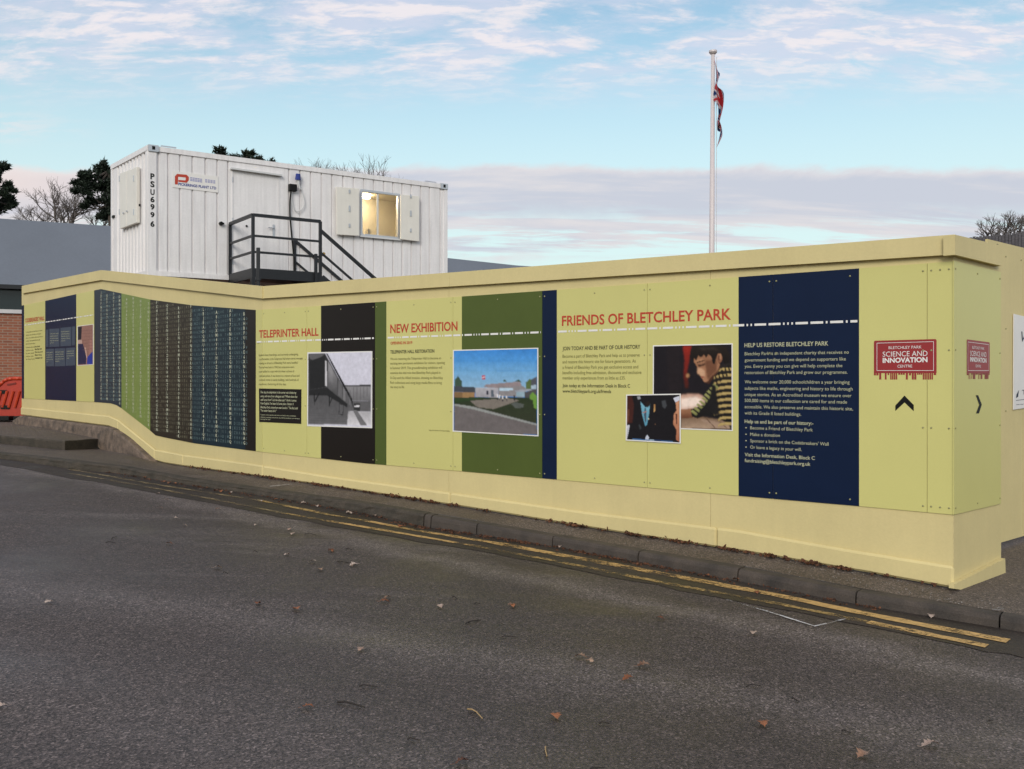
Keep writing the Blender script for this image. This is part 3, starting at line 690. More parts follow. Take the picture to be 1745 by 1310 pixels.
# ---- framed pictures printed on the boards: border, then flat colour shapes
import numpy as np
def pip(U, Vv, poly):
    m = np.zeros(U.shape, bool); n = len(poly)
    for i in range(n):
        (x0, y0), (x1, y1) = poly[i], poly[(i+1) % n]
        if y0 == y1: continue
        c = ((y0 > Vv) != (y1 > Vv)) & (U < (x1-x0)*(Vv-y0)/(y1-y0)+x0); m ^= c
    return m.astype(float)
def soft(m, k):
    for _ in range(k):
        p = np.pad(m, 1, mode='edge'); m = (p[:-2, 1:-1]+p[2:, 1:-1]+p[1:-1, :-2]+p[1:-1, 2:]+2*p[1:-1, 1:-1])/6
    return m
def picture(name, board_, w_, quad, shapes, border=1.6, label=None, quadcol=(.75, .73, .78), off=.004, bg_=(.02, .02, .02), nx=130, ny=120, grain=.05, seed=1):
    """a printed photograph: white bordered sheet whose tones are kept point by point in its colour attribute"""
    o0 = BOFF+off; mb = MB(); q = [w_.hit(u, v, o0) for u, v in quad]; mb.prism(q, -w_.n*.0035); o = mb.build(name, 'white', HD)
    cu = sum(p[0] for p in quad)/4; cv = sum(p[1] for p in quad)/4
    inner = [(u+(border if u < cu else -border), v+(border if v < cv else -border)) for u, v in quad]      # bl, tl, tr, br
    S, T = np.meshgrid(np.linspace(0, 1, nx), np.linspace(0, 1, ny)); bl, tl, tr, brr = [np.array(p) for p in inner]
    U = (1-S)*(1-T)*tl[0]+S*(1-T)*tr[0]+(1-S)*T*bl[0]+S*T*brr[0]; Vv = (1-S)*(1-T)*tl[1]+S*(1-T)*tr[1]+(1-S)*T*bl[1]+S*T*brr[1]
    img = np.zeros((ny, nx, 3))+np.array(bg_); rs = np.random.RandomState(seed)
    for it in shapes:
        pts, c = it[0], it[1]; k = it[2] if len(it) > 2 else 1
        m = soft(pip(U, Vv, pts), k)[..., None]
        if isinstance(c[0], tuple):
            ys = [p[1] for p in pts]; g_ = np.clip((Vv-min(ys))/max(.01, max(ys)-min(ys)), 0, 1)[..., None]; cc = np.array(c[0])*(1-g_)+np.array(c[1])*g_
        else: cc = np.array(c)
        img = img*(1-m)+cc*m
    big = soft(rs.randn(ny, nx), 14)*8; fine_ = soft(rs.randn(ny, nx), 1)
    img = np.clip(img*(1+grain*(big*.6+fine_*.7))[..., None]+.002, 0, 1)
    vs = [w_.hit(float(U[j, i]), float(Vv[j, i]), o0+.0009) for j in range(ny) for i in range(nx)]
    fs = [[j*nx+i, (j+1)*nx+i, (j+1)*nx+i+1, j*nx+i+1] for j in range(ny-1) for i in range(nx-1)]
    m2 = MB(); m2.add(vs, fs); pi = m2.build('printed_image', 'print', o)
    at_ = pi.data.color_attributes.new('Col', 'FLOAT_COLOR', 'POINT'); flat = np.ones((ny*nx, 4)); flat[:, :3] = img.reshape(-1, 3); at_.data.foreach_set('color', flat.ravel())
    if label: o['label'] = label
    return o
def z6(l): return [(400+x/6.712, 560+y/6.712) for x, y in l]
g = lambda v: (v, v*.96, v*1.01)
g2 = lambda a, b: (g(a), g(b))
sh = [(z6([(838, 285), (1035, 283), (1345, 850), (1285, 1100), (838, 1090)]), g2(.02, .13), 2),
      (z6([(850, 290), (1030, 287), (985, 325), (900, 360), (855, 345)]), g(.12)),
      (z6([(855, 370), (1030, 310), (1035, 650), (1050, 665), (855, 700)]), g(.018)),
      (z6([(1240, 655), (1555, 655), (1555, 830), (1335, 825)]), g2(.27, .16)), (z6([(1232, 645), (1555, 640), (1556, 662), (1238, 662)]), g(.04)),
      (z6([(1335, 825), (1555, 828), (1555, 950), (1300, 940)]), g(.12)), (z6([(1360, 855), (1435, 855), (1432, 945), (1365, 940)]), g(.03)), (z6([(1365, 878), (1430, 876), (1430, 892), (1366, 894)]), g(.7)),
      (z6([(1300, 940), (1555, 950), (1555, 1110), (1285, 1100)]), g2(.42, .66), 2), (z6([(1350, 930), (1400, 935), (1515, 1105), (1440, 1105)]), g(.17)),
      (z6([(1035, 365), (1052, 372), (1055, 660), (1035, 650)]), g(.6)), (z6([(1068, 370), (1170, 560), (1170, 755), (1068, 680)]), g2(.30, .07), 2), (z6([(1085, 400), (1120, 470), (1120, 640), (1085, 600)]), g2(.34, .16), 5),
      (z6([(1185, 580), (1228, 650), (1228, 800), (1185, 765)]), g(.14)), (z6([(1240, 670), (1265, 705), (1265, 830), (1240, 812)]), g(.20)), (z6([(1275, 720), (1300, 765), (1300, 860), (1275, 840)]), g(.12)), (z6([(1308, 780), (1330, 820), (1330, 890), (1308, 870)]), g(.16)),
      (z6([(1045, 283), (1062, 285), (1345, 800), (1360, 930), (1340, 850), (1230, 640)]), g(.015)),
      (z6([(850, 700), (1050, 670), (1290, 860), (1285, 900), (1050, 760), (850, 760)]), g(.02)),
      (z6([(905, 740), (915, 745), (918, 870), (908, 870)]), g(.008)), (z6([(915, 820), (965, 730), (975, 735), (920, 845)]), g(.008)), (z6([(1078, 760), (1088, 762), (1085, 890), (1075, 888)]), g(.008)), (z6([(1085, 850), (1115, 775), (1122, 780), (1088, 870)]), g(.008)),
      (z6([(1193, 850), (1246, 865), (1243, 990), (1190, 985)]), g(.02)), (z6([(1202, 865), (1237, 872), (1235, 980), (1200, 978)]), g(.12))]
for k in range(9):
    sh.append((z6([(870+k*46, 930+k*4), (876+k*46, 930+k*4), (872+k*46, 1085), (866+k*46, 1085)]), g(.12)))
for k in range(5):
    sh.append((z6([(845, 960+k*28), (1280, 985+k*24), (1280, 988+k*24), (845, 964+k*28)]), g(.10)))
for k in range(7): sh.append((z6([(1275+k*40, 668), (1279+k*40, 668), (1285+k*38, 822), (1281+k*38, 822)]), g(.11)))
picture('photo_print', bd2, CD, [(523.2, 726), (523.7, 600.2), (634.3, 598), (634, 729.5)], sh, 1.8, 'old black and white photo of a building wall', bg_=(.66, .64, .74))
def z5(l): return [(740+x/3.966, 440+y/3.966) for x, y in l]
B = (.045, .24, .66)
sh = [(z5([(132, 760), (693, 760), (693, 900), (132, 900)]), ((.17, .40, .68), (.30, .48, .66)), 2), (z5([(132, 690), (693, 690), (693, 762), (132, 762)]), ((.09, .32, .70), (.17, .40, .68)), 6), (z5([(132, 616), (700, 608), (697, 692), (132, 692)]), ((.045, .24, .66), (.09, .32, .70)), 4),
      (z5([(140, 860), (140, 820), (160, 795), (185, 830), (188, 890), (150, 890)]), (.05, .09, .06)), (z5([(620, 890), (618, 840), (645, 815), (680, 830), (690, 890)]), (.10, .15, .05)),
      (z5([(462, 835), (475, 815), (492, 835)]), (.05, .09, .06)), (z5([(540, 835), (570, 818), (592, 838)]), (.05, .09, .06)),
      (z5([(132, 862), (278, 872), (278, 910), (132, 905)]), (.06, .065, .08)), (z5([(132, 903), (275, 908), (275, 945), (132, 945)]), (.34, .20, .09)), (z5([(132, 903), (190, 906), (190, 945), (132, 945)]), (.22, .13, .06)),
      (z5([(332, 870), (350, 852), (580, 832), (600, 885), (560, 890), (560, 895)]), (.30, .24, .25)), (z5([(430, 870), (600, 862), (625, 885), (600, 940), (430, 930)]), (.27, .25, .26)),
      (z5([(277, 872), (432, 878), (432, 945), (277, 940)]), ((.46, .44, .48), (.34, .32, .35)), 1), (z5([(352, 895), (364, 896), (364, 922), (352, 920)]), (.02, .02, .04)), (z5([(385, 888), (402, 890), (404, 938), (385, 936)]), (.10, .12, .15)),
      (z5([(440, 878), (530, 875), (530, 893), (440, 895)]), (.50, .66, .80)), (z5([(552, 900), (615, 895), (615, 938), (555, 936)]), (.30, .42, .50)), (z5([(545, 892), (693, 880), (693, 895), (548, 905)]), (.34, .36, .42)),
      (z5([(612, 905), (693, 880), (693, 950), (612, 945)]), (.08, .075, .08)), (z5([(653, 820), (693, 800), (693, 890), (653, 890)]), (.09, .09, .11)), (z5([(655, 858), (690, 855), (690, 885), (655, 885)]), (.4, .5, .6)),
      (z5([(132, 940), (693, 940), (693, 1120), (132, 990)]), ((.028, .040, .018), (.035, .040, .022)), 1), (z5([(240, 962), (500, 945), (580, 960), (400, 1020), (290, 1005)]), (.21, .18, .155)), (z5([(132, 945), (230, 945), (360, 938), (132, 985)]), ((.035, .065, .022), (.02, .035, .014)), 1),
      (z5([(132, 985), (280, 1005), (693, 1122), (700, 1195), (132, 1170)]), (.155, .135, .135)), (z5([(132, 983), (240, 998), (693, 1118), (693, 1130), (260, 1020), (132, 995)]), (.30, .31, .30)),
      (z5([(645, 925), (665, 905), (693, 930), (693, 1020), (672, 1010), (668, 960), (648, 950)]), (.15, .30, .05)), (z5([(520, 985), (545, 972), (605, 985), (600, 1010), (550, 1012)]), (.10, .11, .10)),
      (z5([(322, 792), (346, 788), (346, 818), (324, 818)]), (.50, .05, .09)), (z5([(322, 803), (346, 801), (346, 806), (322, 808)]), (.8, .7, .75)), (z5([(321, 815), (323, 815), (322, 870), (320, 870)]), (.5, .5, .5))]
for k, (x, y) in enumerate([(428, 920), (442, 925), (463, 930), (490, 928), (542, 925)]):
    sh.append((z5([(x-5, y), (x+5, y), (x+4, y+20), (x-4, y+20)]), (.75, .72, .72) if k != 4 else (.02, .02, .02))); sh.append((z5([(x-4, y+20), (x+4, y+20), (x+3, y+38), (x-3, y+38)]), (.02, .02, .03)))
picture('photo_print', bd4, CD, [(771.2, 735.2), (771.7, 596), (917.2, 592.3), (917.5, 743.4)], sh, 1.8, 'blue sky picture of a low grey building with flag', bg_=B)
def z6b(l): return [(1040+x/3.966, 440+y/3.966) for x, y in l]
skin = (.32, .15, .08)
def ell(cx, cy, rx, ry, n=18, a0=0): return [(cx+rx*math.cos(a0+2*math.pi*i/n), cy+ry*math.sin(a0+2*math.pi*i/n)) for i in range(n)]
sh = [(z6b([(490, 592), (548, 592), (535, 680), (520, 760), (530, 880), (505, 880), (495, 790), (503, 690)]), ((.30, .02, .012), (.05, .012, .008)), 4), (z6b(ell(523, 792, 12, 14)), (.45, .22, .10), 3),
      (z6b([(380, 600), (470, 600), (480, 900), (390, 900)]), (.016, .011, .013), 8),
      (z6b([(478, 1075), (560, 1060), (790, 1100), (812, 1150), (478, 1150)]), ((.16, .09, .05), (.42, .29, .20)), 3), (z6b([(600, 1085), (700, 1100), (800, 1148), (690, 1145)]), (.36, .24, .17), 3),
      (z6b([(640, 1075), (646, 1075), (712, 1146), (704, 1146)]), (.10, .05, .03), 1), (z6b([(720, 1090), (726, 1090), (790, 1146), (782, 1146)]), (.10, .05, .03), 1),
      (z6b([(470, 925), (540, 915), (610, 920), (645, 950), (628, 1005), (560, 1015), (470, 1030)]), ((.55, .32, .24), (.80, .58, .47)), 4), (z6b([(478, 950), (580, 935), (622, 960), (600, 995), (478, 1008)]), (.90, .72, .62), 5),
      (z6b([(470, 1022), (552, 1015), (565, 1045), (556, 1078), (470, 1080)]), ((.36, .17, .09), (.14, .05, .025)), 2),
      # striped jumper
      (z6b([(688, 770), (740, 722), (790, 708), (825, 706), (825, 1120), (790, 1118), (740, 1080), (640, 1062), (590, 1082), (552, 1070), (545, 1022), (640, 985), (676, 940), (690, 850)]), ((.02, .015, .014), (.008, .007, .007)), 1)]
for k in range(10):   # bands across the chest
    y = 742+k*41; sh.append((z6b([(700-(10 if 3 < k < 7 else 0)+(30 if k > 7 else 0), y+16), (745, y+2), (790, y-3), (825, y-2), (825, y+15), (790, y+15), (745, y+20), (700-(10 if 3 < k < 7 else 0)+(30 if k > 7 else 0), y+33)]), ((.52, .37, .14), (.36, .25, .10)), 1))
for k in range(5): sh.append((z6b([(705+k*22, 790-k*16), (713+k*22, 780-k*16), (728+k*22, 850-k*18), (718+k*22, 856-k*18)]), (.010, .008, .008), 1))
for k in range(9):    # bands round the sleeve
    t = k/8; x, y = 700-t*145, 850+t*178; sh.append((z6b([(x-12, y+6), (x+2, y-4), (x+34, y+22), (x+24, y+36)]), ((.34, .33, .12), (.20, .20, .07)), 1))
sh += [(z6b([(690, 850), (712, 860), (740, 1060), (700, 1060), (660, 1000)]), (.012, .010, .010), 3),
      # neck, face
      (z6b([(640, 770), (730, 730), (748, 745), (700, 800), (664, 846), (640, 838)]), (.10, .040, .022), 2),
      (z6b([(566, 668), (600, 640), (700, 640), (742, 720), (722, 762), (690, 790), (660, 832), (640, 838), (626, 826), (622, 812), (614, 806), (616, 798), (606, 792), (608, 782), (590, 778), (586, 768), (594, 750), (584, 730), (566, 700)]), ((.30, .14, .075), (.42, .20, .11)), 1),
      (z6b([(640, 690), (720, 690), (722, 762), (690, 790), (664, 826), (650, 790)]), (.17, .070, .038), 6),
      (z6b([(588, 738), (612, 742), (640, 762), (636, 800), (618, 800), (606, 786), (590, 778)]), (.62, .36, .22), 4), (z6b([(575, 690), (620, 676), (632, 692), (590, 706)]), (.44, .22, .12), 4),
      (z6b([(590, 720), (616, 718), (642, 708), (640, 722), (612, 730), (594, 730)]), (.045, .018, .012), 2), (z6b([(584, 702), (606, 694), (640, 686), (640, 693), (606, 702), (586, 709)]), (.035, .016, .010), 1),
      (z6b([(614, 800), (632, 797), (636, 803), (618, 808)]), (.28, .05, .04), 1), (z6b([(640, 838), (660, 832), (690, 792), (700, 800), (668, 846)]), (.06, .022, .012), 3),
      (z6b([(538, 660), (545, 615), (575, 588), (700, 588), (780, 600), (808, 650), (806, 700), (776, 716), (762, 690), (752, 652), (722, 648), (712, 690), (704, 716), (692, 712), (684, 668), (664, 648), (648, 672), (632, 650), (612, 672), (596, 655), (582, 690), (566, 676), (554, 690), (548, 668), (536, 672)]), ((.020, .013, .010), (.008, .005, .004)), 1),
      (z6b([(600, 604), (690, 600), (740, 622), (690, 616), (620, 622)]), (.038, .026, .020), 4),
      (z6b(ell(738, 674, 18, 32)), ((.36, .17, .09), (.24, .10, .055)), 1), (z6b(ell(734, 672, 8, 19)), (.12, .045, .025), 2), (z6b(ell(744, 666, 4, 20)), (.46, .24, .14), 2)]
picture('photo_print', bd6, CD, [(1112, 729.5), (1112.5, 588.2), (1248.5, 584.8), (1248.7, 734.3)], sh, 1.9, 'dark photo of a boy in a black and yellow striped top', bg_=(.012, .009, .012))
sh = [(z6b([(112, 930), (145, 930), (160, 990), (150, 1110), (112, 1120)]), (.06, .016, .012), 4), (z6b([(112, 1128), (132, 1125), (126, 1160), (114, 1220)]), (.6, .6, .66), 1), (z6b([(112, 1020), (128, 1020), (126, 1100), (112, 1110)]), (.14, .05, .03), 2),
      (z6b([(204, 968), (240, 1010), (268, 982), (262, 1050), (248, 1125), (236, 1135), (216, 1060)]), ((.20, .44, .56), (.10, .30, .42)), 2), (z6b([(232, 1010), (242, 1012), (244, 1100), (236, 1112), (228, 1060)]), (.07, .10, .14), 1), (z6b([(217, 1040), (248, 1030), (247, 1038), (220, 1048)]), (.35, .2, .2), 1),
      (z6b([(295, 985), (306, 985), (304, 1030), (292, 1045)]), ((.30, .14, .05), (.62, .36, .14)), 1), (z6b([(347, 965), (372, 958), (382, 995), (368, 1018), (352, 1000)]), (.06, .062, .07), 3), (z6b([(180, 935), (200, 930), (206, 950), (188, 955)]), (.30, .30, .33), 2),
      (z6b([(425, 945), (466, 930), (466, 962), (440, 975)]), (.65, .65, .75), 1), (z6b([(442, 975), (466, 960), (466, 1240), (444, 1225), (448, 1160), (425, 1120), (430, 1050), (447, 1030)]), ((.62, .30, .17), (.42, .15, .08)), 2), (z6b([(440, 1050), (452, 1050), (452, 1120), (446, 1120)]), (.10, .03, .02), 2),
      (z6b([(240, 1205), (250, 1192), (262, 1210), (258, 1235), (234, 1230)]), (.55, .58, .68), 1), (z6b([(150, 1218), (420, 1234), (430, 1248), (150, 1234)]), (.05, .15, .34), 1), (z6b([(300, 1226), (345, 1228), (345, 1240), (300, 1238)]), (.012, .04, .12), 1), (z6b([(265, 1224), (295, 1226), (295, 1234), (265, 1232)]), (.3, .4, .5), 1),
      (z6b(ell(258, 1085, 5, 6, 8)), (.5, .5, .4), 1), (z6b([(190, 1125), (200, 1120), (212, 1150), (200, 1160)]), (.035, .04, .045), 2), (z6b(ell(303, 1122, 3, 5, 8)), (.2, .1, .06), 1), (z6b([(235, 975), (262, 960), (272, 990), (250, 1010)]), (.02, .012, .010), 3)]
picture('photo_print', bd6, CD, [(1066.2, 750.5), (1066.8, 672), (1160, 670.5), (1160, 755.7)], sh, 2.0, 'small dark photo of people standing in a row', off=.010, bg_=(.010, .008, .010))
def z4c(l): return [(30+x/10.92, 520+y/10.92) for x, y in l]
sh = [(z4c([(1115, 405), (1195, 395), (1185, 620), (1150, 690), (1115, 700)]), (.015, .012, .02)), (z4c([(1120, 650), (1190, 640), (1200, 720), (1120, 730)]), (.5, .33, .28)), (z4c([(1115, 720), (1215, 715), (1280, 960), (1270, 1095), (1115, 1098)]), (.018, .018, .06)),
      (z4c([(1340, 640), (1375, 640), (1390, 860), (1330, 900)]), (.38, .18, .15)), (z4c([(1290, 1095), (1300, 960), (1395, 860), (1395, 1095)]), (.02, .04, .30)), (z4c([(1245, 780), (1270, 790), (1295, 980), (1280, 985)]), (.55, .35, .28))]
for k in range(7): sh.append((z4c([(1200, 470+k*60), (1395, 455+k*58), (1395, 461+k*58), (1200, 476+k*60)]), (.17, .08, .065)))
picture('photo_print', bdA, CA, [(131.8, 623.2), (131.8, 555.3), (159.2, 552), (159.2, 621.2)], sh, .9, 'small colour photo of a brick wall and two figures', bg_=(.30, .15, .12))
mb = MB()
for q in ([(525, 455), (575, 450), (575, 775), (525, 778)], [(590, 442), (780, 430), (780, 768), (590, 775)], [(795, 420), (1000, 400), (1000, 755), (795, 765)], [(1012, 398), (1070, 392), (1070, 742), (1012, 748)],
          [(525, 812), (680, 808), (680, 1135), (525, 1135)], [(692, 805), (885, 798), (885, 1130), (692, 1135)], [(897, 795), (1075, 785), (1075, 1118), (897, 1128)]):
    mb.face(CA.poly(z4c(q), BOFF+.002))
mb.build('blue_text_boxes', 'brick_ink', bdA)
mb = MB()
for (x0, x1, y0, n_) in ((605, 760, 540, 5), (810, 975, 500, 5), (535, 660, 890, 5), (700, 865, 880, 5), (915, 1050, 865, 4)):
    for k in range(n_):
        p0, p1 = z4c([(x0, y0+k*43), (x1-(90 if k == n_-1 else rnd.uniform(0, 15)), y0+k*43-6)]); text_on(mb, CA, rnd.choice(['wonderful people and', 'we could not speak', 'of the work we did', 'those who were here', 'in memory of friends']), p0[0], p0[1], p1[0], 2.0, BOFF+.004, vR=p1[1])
mb.build('lettering', 'pale_ink', bdA)
# quote box on the first board
qb = MB(); qb.prism(CD.poly([(441.7, 718.8), (513, 722), (513.4, 663.2), (441.2, 661.7)], BOFF+.004), -CD.n*.0035); q = qb.build('quote_box', 'dkbrown', bd1)
mb = MB()
for t, v, r in (('One day the teleprinter in the corner was chattering', 669.8, 504.8), ('away, and one of my colleagues said "Where does that', 676.4, 506.8), ('stuff come from?" and the other said "I think it comes', 682.7, 505), ('from England. I\'ve heard of some place. Station X', 688.7, 500.8), ('Bletchley Park, somewhere near London." The first said', 695.3, 507.6), ('"I\'ve never heard of it."', 701, 471.3)):
    text_on(mb, CD, t, 444, v, r, 3.9, BOFF+.006, bold=.01, shear=.2)
for t, v, r in (('Captain of the signals unit, who worked at the outstation', 707.3, 504.2), ('relaying messages sent from the hall by landline and wireless', 711.4, 510.8), ('during the war', 714.8, 461)):
    text_on(mb, CD, t, 444, v, r, 2.1, BOFF+.006)
mb.build('lettering', 'pale_ink', bd1)

# ---- red logos and arrows
def logo(board_, w_, u0, u1, vt0, vt1, vb, tooth, txtoff=0):
    Wd = u1-u0; x = lambda f: u0+f*Wd; mb = MB(); o1 = BOFF+.002
    top = lambda f: vt0+(vt1-vt0)*f
    pts = [(x(0), vb)]+[(x(1), vb), (x(1), top(1)+2), (x(.985), top(1)), (x(.015), top(0)), (x(0), top(0)+2)]
    mb.face(w_.poly(pts, o1))
    for a, b, l in ((0, .08, .35), (.085, .125, 1), (.175, .21, 1), (.22, .25, .3), (.26, .38, 1), (.39, .50, .25), (.51, .55, 1), (.56, .60, .35), (.605, .685, 1), (.69, .78, .25), (.78, .95, 1), (.955, 1, .3)):
        k = max(1, int((b-a)/.028))
        for i in range(k):
            aa = a+(b-a)*i/k; bb = a+(b-a)*(i+1)/k-.008
            mb.face(w_.poly([(x(aa), vb+tooth*l), (x(bb), vb+tooth*l), (x(bb), vb-.3), (x(aa), vb-.3)], o1))
    lg = mb.build('logo', 'logo', board_)
    mb = MB(); o2 = BOFF+.0035; H = vb-top(.5)
    bx = [(x(.045), top(.045)+.06*H+.5), (x(.955), top(.955)+.06*H+.5), (x(.955), vb-.07*H), (x(.045), vb-.07*H)]
    cx, cy = sum(p[0] for p in bx)/4, sum(p[1] for p in bx)/4; ii = [(a+(.45 if a < cx else -.45)*Wd/107*1.6, b+(.75 if b < cy else -.75)) for a, b in bx]
    for i in range(4): j = (i+1) % 4; mb.face(w_.poly([bx[i], bx[j], ii[j], ii[i]], o2))
    for t, f0, f1, fv, cap, bo in (('BLETCHLEY PARK', .235, .76, .265, .085, .0), ('SCIENCE AND', .14, .855, .49, .155, .0), ('INNOVATION', .14, .855, .67, .14, .035), ('CENTRE', .375, .61, .83, .085, .0)):
        vl = top(f0)+fv*H*1.0; vr = top(f1)+fv*(vb-top(f1)); text_on(mb, w_, t, x(f0), vl, x(f1), cap*H, o2, vR=vr, bold=bo)
    mb.build('logo_lettering', 'white', board_)
logo(bd7, CD, 1489.2, 1596, 580.4, 577.5, 635.5, 11); logo(bdE, DE, 1647.7, 1686.7, 578, 583, 635.5, 10)
z8 = lambda l: [(1440+x/5.695, 560+y/5.695) for x, y in l]
mb = MB(); P = z8([(488, 745), (488, 798), (577, 715), (667, 800), (667, 740), (577, 648)])
mb.face(CD.poly([P[0], P[1], P[2], P[5]], BOFF+.002)); mb.face(CD.poly([P[5], P[2], P[3], P[4]], BOFF+.002)); mb.build('arrow', 'black', bd7)
mb = MB(); P = z8([(1270, 645), (1293, 645), (1328, 735), (1300, 822), (1272, 822), (1303, 737)])
mb.face(DE.poly([P[0], P[5], P[2], P[1]], BOFF+.002)); mb.face(DE.poly([P[5], P[4], P[3], P[2]], BOFF+.002)); mb.build('arrow', 'black', bdE)

# ---- rows of code letters
def inside(u, v): return lerp_list(PT, u)+3 < v < lerp_list(PB, u)-3
bright_z = [683, 723, 768, 808, 855, 900, 950, 1003, 1060, 1130, 1208, 1290, 1375, 1463, 1556, 1650]
bright = [x/3.966 for x in bright_z]
allm = MB(); MI = {'b': 0, 'd': 1, 't': 2, 'l': 3}
letters = 'ABDEFGHJKLMNOQRSUVXYZ4678'
ptop = CA.hit(172, 492, 0).z; row = .0635; r = random.Random(3)
org = CA.hit(172, 645, BOFF+.002)
def u_of(p): return CU+F*p.x/p.y
def v_of(p): return HV-F*(p.z-CAMZ)/p.y
for i in range(len(bright)):
    pa = CA.hit(bright[i], 645, BOFF+.002); pb = CA.hit(bright[i+1], 645, BOFF+.002) if i+1 < len(bright) else pa+(pa-CA.hit(bright[i-1], 645, BOFF+.002))
    sub_n = 6
    for k in range(sub_n):
        if i == len(bright)-1 and k > 1: continue
        p = pa.lerp(pb, k/sub_n); u = u_of(p)
        z = ptop+.1
        while z > 0:
            z -= row; q = Vector((p.x, p.y, z)); v = v_of(q)
            if not inside(u, v-2) or not inside(u, v+1): continue
            isb = k == 0; zone = 'l' if 207 < u < 256 else ('t' if u > 328 or u < 207 else 'd')
            if not isb and zone == 'l' and r.random() < .55: continue
            if not isb and r.random() < .06: continue
            vs, fs = glyphs(r.choice(letters), .02 if isb else .01, 0.0, 1); h = .066 if isb else .058; wd = (.052 if isb else .042)
            x0 = min(a[0] for a in vs); x1 = max(a[0] for a in vs)
            dirx = -CA.d if CA.d.x < 0 else CA.d
            allm.add([q+dirx*((a-(x0+x1)/2)*wd/.62)+Vector((0, 0, b*h)) for a, b in vs], fs, {'l': (0 if isb else 3)}.get(zone, 0 if isb else MI[zone]))
allm.build('code_letters', ['code_bright', 'code_dim', 'code_dim_teal', 'code_lime'], bdC)

# ============================================================ HOARDING FURTHER RIGHT
FH = thing('site_hoarding', FW.hit(1735, 900, 0), 'plain cream hoarding set back beyond the corner, behind the white poster', 'hoarding')
ft = [(1683, 407), (1960, 475)]; fbm = [(1683, 931), (1960, 850)]
def fband(name, u0, u1):
    mb = MB(); mb.prism([FW.hit(u0, lerp_list(fbm, u0), 0), FW.hit(u1, lerp_list(fbm, u1), 0), FW.hit(u1, lerp_list(ft, u1), 0), FW.hit(u0, lerp_list(ft, u0), 0)], -FW.n*.02); return mb.build(name, 'ply', FH)
fband('plywood_sheet', 1683, 1742.6); fband('plywood_sheet', 1743.1, 1860); fband('plywood_sheet', 1860.5, 1960); fband('plywood_sheet', 1960.5, 2080); fband('plywood_sheet', 2080.5, 2200)
mb = MB(); mb.prism(FW.poly([(1695, 417.2), (1700, 415.3), (1704.5, 419)], .003), -FW.n*.001); mb.build('knot_hole', 'black', FH)
for u, v in ((1714, 437), (1740, 443), (1714, 560), (1714, 700)): screw(FH, FW.hit(u, v, .002), FW.n)
PO = thing('poster', FW.hit(1760, 697, .012), 'large white printed poster fixed to the plain cream hoarding at the right edge', 'poster')
mb = MB(); mb.prism(FW.poly([(1727, 698), (1830, 682), (1830, 560), (1727.6, 534.5)], .012), -FW.n*.006); mb.build('sheet', 'white', PO)
mb = MB(); text_on(mb, FW, 'We', 1740.5, 582, 1765, 18, .014, shear=.3); text_on(mb, FW, 'T', 1741.5, 672, 1749, 8, .014)
mb.face(FW.poly([(1731.5, 678), (1735, 676), (1736.6, 664), (1732.5, 672)], .014)); mb.face(FW.poly([(1731.5, 682.4), (1826, 672.4), (1826, 671.8), (1731.5, 681.6)], .014)); text_on(mb, FW, 'www.', 1731.8, 690, 1752, 2.2, .014)
mb.build('lettering', M['navy'], PO)

# ============================================================ SITE CABIN
fl = at(252, HV, 19.3); frr = at(762, HV, 23.25); blp = at(190, HV, 21.08)
for p in (fl, frr, blp): p.z = 0
CFr = Wall((fl.x, fl.y), (frr-fl)); CEn = Wall((fl.x, fl.y), (blp-fl))
CZ0 = CAMZ+2.06; CZ1 = CAMZ+4.65; Lc = (frr-fl).length; Wc = (blp-fl).length
dL = (frr-fl).normalized(); dW = (blp-fl).normalized()
CB = thing('site_cabin', Vector((fl.x, fl.y, CZ0)), 'white corrugated steel site cabin raised above the hoarding, with lit window and open shutters', 'cabin')
def sF(u): return (CFr.hit(u, 400, 0)-Vector((fl.x, fl.y, 0))).to_2d().length
def cw(s, z, off, w_=CFr, d=None): q = Vector((fl.x, fl.y, z))+(d or (dL if w_ is CFr else dW))*s+w_.n*off; return q
WIN = (sF(614), sF(681), CFr.hit(647, 404.5, 0).z, CFr.hit(647, 326, 0).z); WIN = (WIN[0], WIN[1], WIN[2], WIN[3])
DOOR = (sF(397), sF(474), CZ0+.06, CFr.hit(435, 293, 0).z)
def corr(w_, length, grooves, gw, gd, z0, z1, holes, name):
    xs_ = [(0, 0)]
    for g_ in grooves: xs_ += [(g_-gw/2, 0), (g_-gw/2+gw*.2, -gd), (g_+gw/2-gw*.2, -gd), (g_+gw/2, 0)]
    xs_.append((length, 0))
    for h in holes:   # split columns at openings
        for e_ in (h[0], h[1]):
            for i in range(len(xs_)-1):
                if xs_[i][0] < e_ < xs_[i+1][0]:
                    t = (e_-xs_[i][0])/(xs_[i+1][0]-xs_[i][0]); xs_.insert(i+1, (e_, xs_[i][1]+(xs_[i+1][1]-xs_[i][1])*t)); break
    mb = MB()
    for a, b in zip(xs_, xs_[1:]):
        m_ = (a[0]+b[0])/2; segs = [(z0, z1)]
        for h in holes:
            if h[0] <= m_ <= h[1]:
                ns = []
                for s0, s1 in segs:
                    if h[2] > s0: ns.append((s0, h[2]))
                    if h[3] < s1: ns.append((h[3], s1))
                segs = ns
        for s0, s1 in segs: mb.face([cw(a[0], s0, a[1], w_), cw(b[0], s0, b[1], w_), cw(b[0], s1, b[1], w_), cw(a[0], s1, a[1], w_)])
    return mb.build(name, 'cab', CB)
gr = [sF(360+x/3.966) for x in (525, 600, 672, 745, 815, 890, 962, 1030, 1097, 1165, 1228, 1290, 1352, 1415, 1475, 1548)]+[sF(x/3.966) for x in (1070, 1135, 1215, 1300, 1388, 1468, 1540)]
gr = sorted(x for x in gr if .12 < x < Lc-.1)
